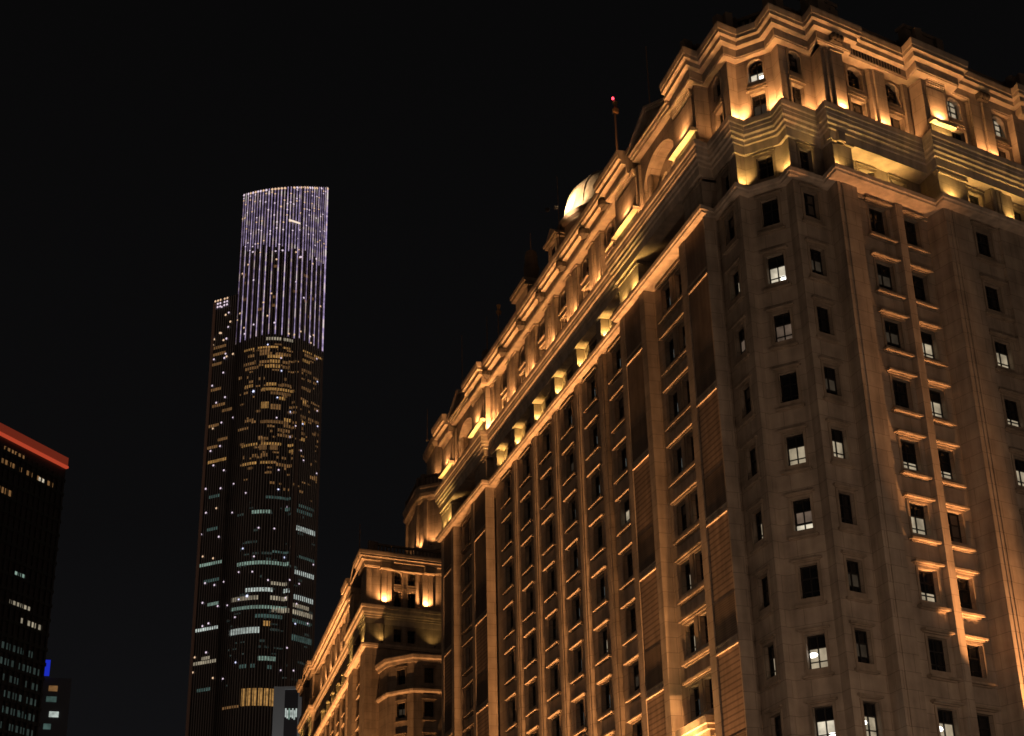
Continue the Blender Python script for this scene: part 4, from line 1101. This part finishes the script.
def up_(P, n, z, pw, col, label, d=.34, lean=-.22, grp='uplights on the stone ledges', **k):
    d = (d if d > .5 else min(d, .3)+.03) if z > 6 else d+.04
    q = off2(P, n, d); return lamp((q[0], q[1], Z0+z), (n[0]*lean, n[1]*lean, 1), pw, col, label, **{**dict(size=150 if z > 6 else 115, grp=grp), **k})
UZ, LZ = 7.22, 3.08
PU, PLg = 840, 200
corner = 'ledge uplight on the %s of the building corner'
# corner, upper ledge
up_(((V['c'][0]+V['d'][0])/2, (V['c'][1]+V['d'][1])/2), nR, UZ, PU*0.62, ORANGE, 'uplight on the upper ledge left of the corner window face', .36)
up_((V['e'][0], (V['e'][1]+V['f'][1])/2+.1), nL, UZ, PU*0.806, ORANGE, 'uplight on the upper ledge right of the corner window face', .36)
up_(rp_(5.75, 0), nR, UZ, PU*0.744, ORANGE, 'uplight under the broad corner pilaster of the right facade', .45)
up_((4.77, 1.8), nL, UZ, PU*0.217, ORANGE, 'weak uplight on the side of the broad corner pilaster', .36)
up_(rp_(8.95, .1), nR, UZ, PU*0.62, ORANGE, 'uplight between the first two arched windows of the right facade', .34)
up_(rp_(16.9, -.6), nR, UZ, PU*0.62, ORANGE, 'uplight under the paired pilaster near the right edge', .34)
up_(rp_(16.0, -.6), nR, UZ, PU*0.31, ORANGE, 'weaker uplight beside the paired pilaster near the right edge', .3)
up_(rp_(12.3, -.7), nR, 7.28, PU*0.31, YELLOW, 'left uplight in the bright pedestal recess of the right facade', .12); up_(rp_(13.1, -.7), nR, 7.28, PU*0.31, YELLOW, 'right uplight in the bright pedestal recess of the right facade', .12)
up_(rp_(12.75, -.7), nR, 8.54, PU*0.558, ORANGE, 'uplight on top of the pedestal of the right facade', .42)
up_((.36, 5.4), nL, UZ, PU*0.186, ORANGE, 'weak fill uplight added below the side window left of the corner', .4)  # this lamp and the next are added for general glow beside the corner
up_(rp_(3.6, 1.0), nR, UZ, PU*0.186, ORANGE, 'weak fill uplight added below the side window right of the corner', .4)
up_(rp_(7.5, .45), nR, UZ, PU*0.155, ORANGE, 'weak uplight below the first arched window of the right facade', .4)
up_(rp_(10.8, .45), nR, UZ, PU*0.186, ORANGE, 'weak uplight beside the bay on the right facade', .4)
# corner, loggia ledge
up_(((V['c'][0]+V['d'][0])/2, (V['c'][1]+V['d'][1])/2), nR, LZ, PLg*.8, YELLOW, 'small floodlight on the lower ledge left of the corner window', .26)
up_((V['e'][0], (V['e'][1]+V['f'][1])/2), nL, LZ, PLg, YELLOW, 'small floodlight on the lower ledge right of the corner window', .26)
up_(rp_(4.9, 0), nR, LZ, PLg*.9, YELLOW, 'small floodlight at the tip of the corner bracket on the lower ledge', .26)
up_(rp_(6.6, .45), nR, LZ, PLg*1.1, YELLOW, 'floodlight inside the deep loggia left of its first window', .1)
up_(rp_(8.9, .5), nR, LZ, PLg*1.5, YELLOW, 'floodlight inside the deep loggia between its two windows', .1)
up_(rp_(12.6, -.9), nR, LZ, PLg*1.2, YELLOW, 'small floodlight on the lower ledge below the bright pedestal', .26)
up_(rp_(14.3, -.45), nR, LZ, PLg*.8, YELLOW, 'small floodlight right of the bay in the loggia of the right facade', .2)
up_(rp_(17.2, -.75), nR, LZ, PLg, YELLOW, 'small floodlight by the three ribbed pier at the right edge', .3)
# long facade
ords = ['first', 'second', 'third', 'fourth', 'fifth', 'sixth', 'seventh']
for k, y in enumerate([20.9]+PC+[48.0]):
    up_((0, y-.72), nL, UZ, PU*.62, ORANGE, 'uplight under the %s pilaster pair, counted from the near pediment' % ords[k], .42)
    up_((0, y+.95), nL, UZ, PU*.3, ORANGE, 'weaker second uplight of the %s pilaster pair from the near pediment' % ords[k], .42)
    up_((.30, y-.42), (0, -1), 3.72, PLg*.8, YELLOW, 'ledge floodlight beside the %s loggia pier of the long facade' % ords[k], .2, lean=-.35, size=125)
for nm, (y0, ra, rb, y1) in (('near', (6.57, 10.06, 15.5, 19.6)), ('far', (49.3, 53.3, 58.7, 62.7))):
    for sd, a, b in (('right', y0, ra), ('left', rb, y1)):
        c = (a+b)/2
        for q, w3 in ((-.9, 'first'), (0, 'middle'), (.9, 'last')): up_((-.45, c+q), nL, 7.28, PU*.22, YELLOW, '%s uplight in the bright pedestal recess %s of the %s pediment' % (w3, sd, nm), .12)
        up_((-.45, c), nL, 8.54, PU*.55, ORANGE, 'uplight on the pedestal top %s of the %s pediment' % (sd, nm), .44)
    for sd, yy in (('right', ra+.75), ('left', rb-.75)): up_((-.25, yy), nL, UZ, PU*.55, ORANGE, 'fill uplight added under the %s end of the %s pediment' % (sd, nm), .3)  # lamps added to brighten the pediment outlines
    up_((-.5, rb+1.5), nL, LZ, PLg*1.6, YELLOW, 'ledge floodlight left of the dark loggia opening of the %s bay' % nm, .26)
    up_((-.5, y1-.9), nL, LZ, PLg*1.0, YELLOW, 'ledge floodlight at the far end pier of the %s bay' % nm, .26)
# end piers that face the street corner
up_((-.2, 19.6), (0, 1), LZ, PLg*.4, YELLOW, 'ledge floodlight behind the end pier of the near bay', .3)
up_((.2, 48.95), (0, -1), LZ, PLg*1.5, YELLOW, 'ledge floodlight on the side of the far bay pier', .2)
up_((-.1, 48.7), (0, -1), UZ, PU*1.3, ORANGE, 'uplight on the side of the far bay pedestal', .25)
# dome and roof pavilions
lamp((DX-5.5, DY-.4, Z0+22.9), (2.4, .35, 1.3), 1500, (1, .66, .34), 'strong roof floodlight aimed at the dome', 120, .8, .12, 'roof floodlights', scale=2)
lamp((1.4, 40.6, Z0+15.6), (1.5, .4, 4), 500, ORANGE, 'roof floodlight at the foot of the pedimented dormer', 90, .7, .1, 'roof floodlights', scale=1.5)
lamp((1.0, 48.2, Z0+15.0), (1.2, .2, 3.6), 420, ORANGE, 'roof floodlight at the foot of the attic pavilion', 90, .7, .1, 'roof floodlights', scale=1.5)
lamp((1.3, 24.0, Z0+15.2), (.7, .6, 8), 900, ORANGE, 'narrow roof floodlight aimed up the tall mast with the red light', 30, .6, .08, 'roof floodlights', scale=1.5)
lamp((DX-7.0, DY-2.6, Z0+21.2), (3.2, 1.4, 1.9), 3600, (1, .62, .32), 'second roof floodlight aimed at the dome from the facade side', 60, .8, .12, 'roof floodlights', scale=2)
# wing
for k, x in enumerate((1.35, 6.05)):
    up_(wt(*wq(x)), wn((SW, -1)), 7.45, PU*1.2, ORANGE, 'uplight under the %s pilaster of the far wing end' % ('left', 'right')[k], .62)
up_(wt(*wq(1.0)), wn((SW, -1)), LZ, PLg*.3, YELLOW, 'ledge floodlight at the left pier of the far wing end', .6)
up_(wt(*wq(6.8)), wn((SW, -1)), LZ, PLg*.3, YELLOW, 'ledge floodlight near the right of the far wing end', .8)
for k, y in enumerate(wpil):
    up_(wt(0, y-.72), wn(nL), UZ, PU*1.1, ORANGE, 'uplight under the %s pilaster pair of the far wing' % ords[k], .42)
    up_(wt(.30, y-.5), wn((0, -1)), LZ, PLg*.9, YELLOW, 'ledge floodlight beside the %s loggia pier of the far wing' % ords[k], .2)
for nm, c in (('near', 103.4), ('far', 149.7)):
    for sg, sd in ((-1, 'right'), (1, 'left')):
        up_(wt(-.55, c+sg*4.4), wn(nL), UZ, PU*1.6, ORANGE, 'uplight %s of the %s pediment of the far wing' % (sd, nm), .5)
        up_(wt(-.55, c+sg*4.4), wn(nL), LZ, PLg*1.5, YELLOW, 'ledge floodlight %s of the %s pediment of the far wing' % (sd, nm), .3)
up_(wt(-.2, 110.0), wn((0, -1)), UZ, PU, ORANGE, 'uplight in the re-entrant corner of the far wing', .3)
for k, (x, y, z) in enumerate(((6.3, 102.2, 15.2), (7.3, 100.2, 15.2), (9.0, 99.0, 15.2), (7.8, 102.4, 23.6), (9.9, 100.8, 23.6), (6.2, 107.0, 15.2))):
    lamp((*wt(x-.35, y-.35), Z0+z), (.1, .1, 1), 420, ORANGE, 'uplight on the roof tower of the far wing, number %s from its foot' % ords[k], 110, .9, .08, 'uplights of the roof tower')


PF = 27000
# floodlights on tall street poles: light the facades from below
def pole_flood(x, y, h, aim, power, size, blend, label, col=ORANGE, radius=.15):
    root = lamp((x, y, h), (aim[0]-x, aim[1]-y, aim[2]-h), power, col, label, size, blend, radius, 'facade floodlights on poles', scale=2)
    mb = MB(); mb.lathe((0, 0, -h), [(.16, 0), (.12, .3), (.08, h-.3)], 8); mb.build('pole', M_METAL, root)
    return root
for k, y in enumerate((11, 17.5, 24, 31, 38, 45, 53)):
    pole_flood(-1.4, y, 6.8, (-1.15, y+.3, Z0), PF*(1.25 if y < 14 else .75), 100, .8, 'pole floodlight close to the long facade, %s from the street corner' % ords[k])
for k, y in enumerate((90, 104, 116, 128, 142)):
    pole_flood(wt(-3.4, y)[0], y, 6.5, (wt(-1.2, y)[0], y+3, Z0), PF*1.9, 100, .8, 'pole floodlight close to the far wing, %s from the courtyard' % ords[k])
# narrow beams from the fourth storey ledge
def fn(mb):
    F = frame((-.0, 14.75), (0, -1)); mb.box(F, 0, 3.9, -.1, .75, -24.35, -23.95); mb.box(F, .15, 3.75, -.1, .6, -24.6, -24.35); mb.box(F, .3, 3.6, -.1, .4, -24.95, -24.6)
q = obj1(fn, 'balcony_slab', M_TR, hotel); q.matrix_parent_inverse = Matrix.Translation(-hotel.location)
lamp((-1.7, 12.8, Z0-27.5), (.25, 0, 9), 5500, ORANGE, 'strong floodlight below the double window bay', 56, .8, .12, 'storey floodlights', scale=2)
lamp((-2.0, 12.2, Z0-26.6), (1.6, .2, 2.6), 500, (1, .55, .18), 'floodlight close under the bright balcony', 110, .8, .1, 'storey floodlights', scale=2)
xb = rp_(13.6, -3.4)
lamp((xb[0], xb[1], Z0-30.5), (-.255, .15, 1), 24000, (1, .40, .13), 'narrow beam floodlight grazing the paired windows of the right facade', 31, .7, .12, 'storey floodlights', scale=2)
xb = rp_(10.6, -2.3)
lamp((xb[0], xb[1], Z0-28.0), (-.13, .20, 1), 9000, (1, .40, .13), 'second narrow beam added to brighten the strip between the paired windows', 24, .5, .08, 'storey floodlights', scale=2)  # extra beam added to lift the strip alone
# lamps added outside the frame as unseen fill for the facades
def fill_lamp(x, y, label, p=9000):
    root = empty('fill_lamp', (x, y, 0), label, 'fill lamp', 'added fill lamps around the crossing')
    mb = MB(); mb.lathe((0, 0, 0), [(.16, 0), (.12, .6), (.07, 9.4)], 10); mb.build('pole', M_METAL, root)
    mb = MB(); mb.lathe((0, 0, 9.4), [(.1, 0), (.42, .08), (.46, .2), (.3, .42), (.06, .5)], 14); mb.build('lamp_head', mat('frosted_lamp_head', (.8, .8, .7), .4, emit=FILL, es=8), root)
    ld = bpy.data.lights.new('lamp_light', 'POINT'); ld.energy = p; ld.color = FILL; ld.shadow_soft_size = .8
    lo = bpy.data.objects.new('lamp_light', ld); COL.objects.link(lo); lo.parent = root; lo.location = (0, 0, 10.8)
for k, (x, y) in enumerate(((-6, -26), (8, -24), (24, -20), (40, -15), (0, -44), (20, -40), (-19, -10), (-19, 12), (-19, 34), (-52, -24))):
    fill_lamp(x, y, '%s added fill lamp around the crossing' % ('first', 'second', 'third', 'fourth', 'fifth', 'sixth', 'seventh', 'eighth', 'ninth', 'tenth')[k], (2800, 1000, 500, 450, 2800, 500, 1000, 400, 400, 1500)[k])

pole_flood(pl_[0], pl_[1], 40, (polar(9.4, 520)[0], polar(9.4, 520)[1], 115), 60000, 120, .9, 'fill floodlight added before the pale low office block', (.95, .98, 1), .5)  # lamp added to brighten the pale columns, which have only ambient light
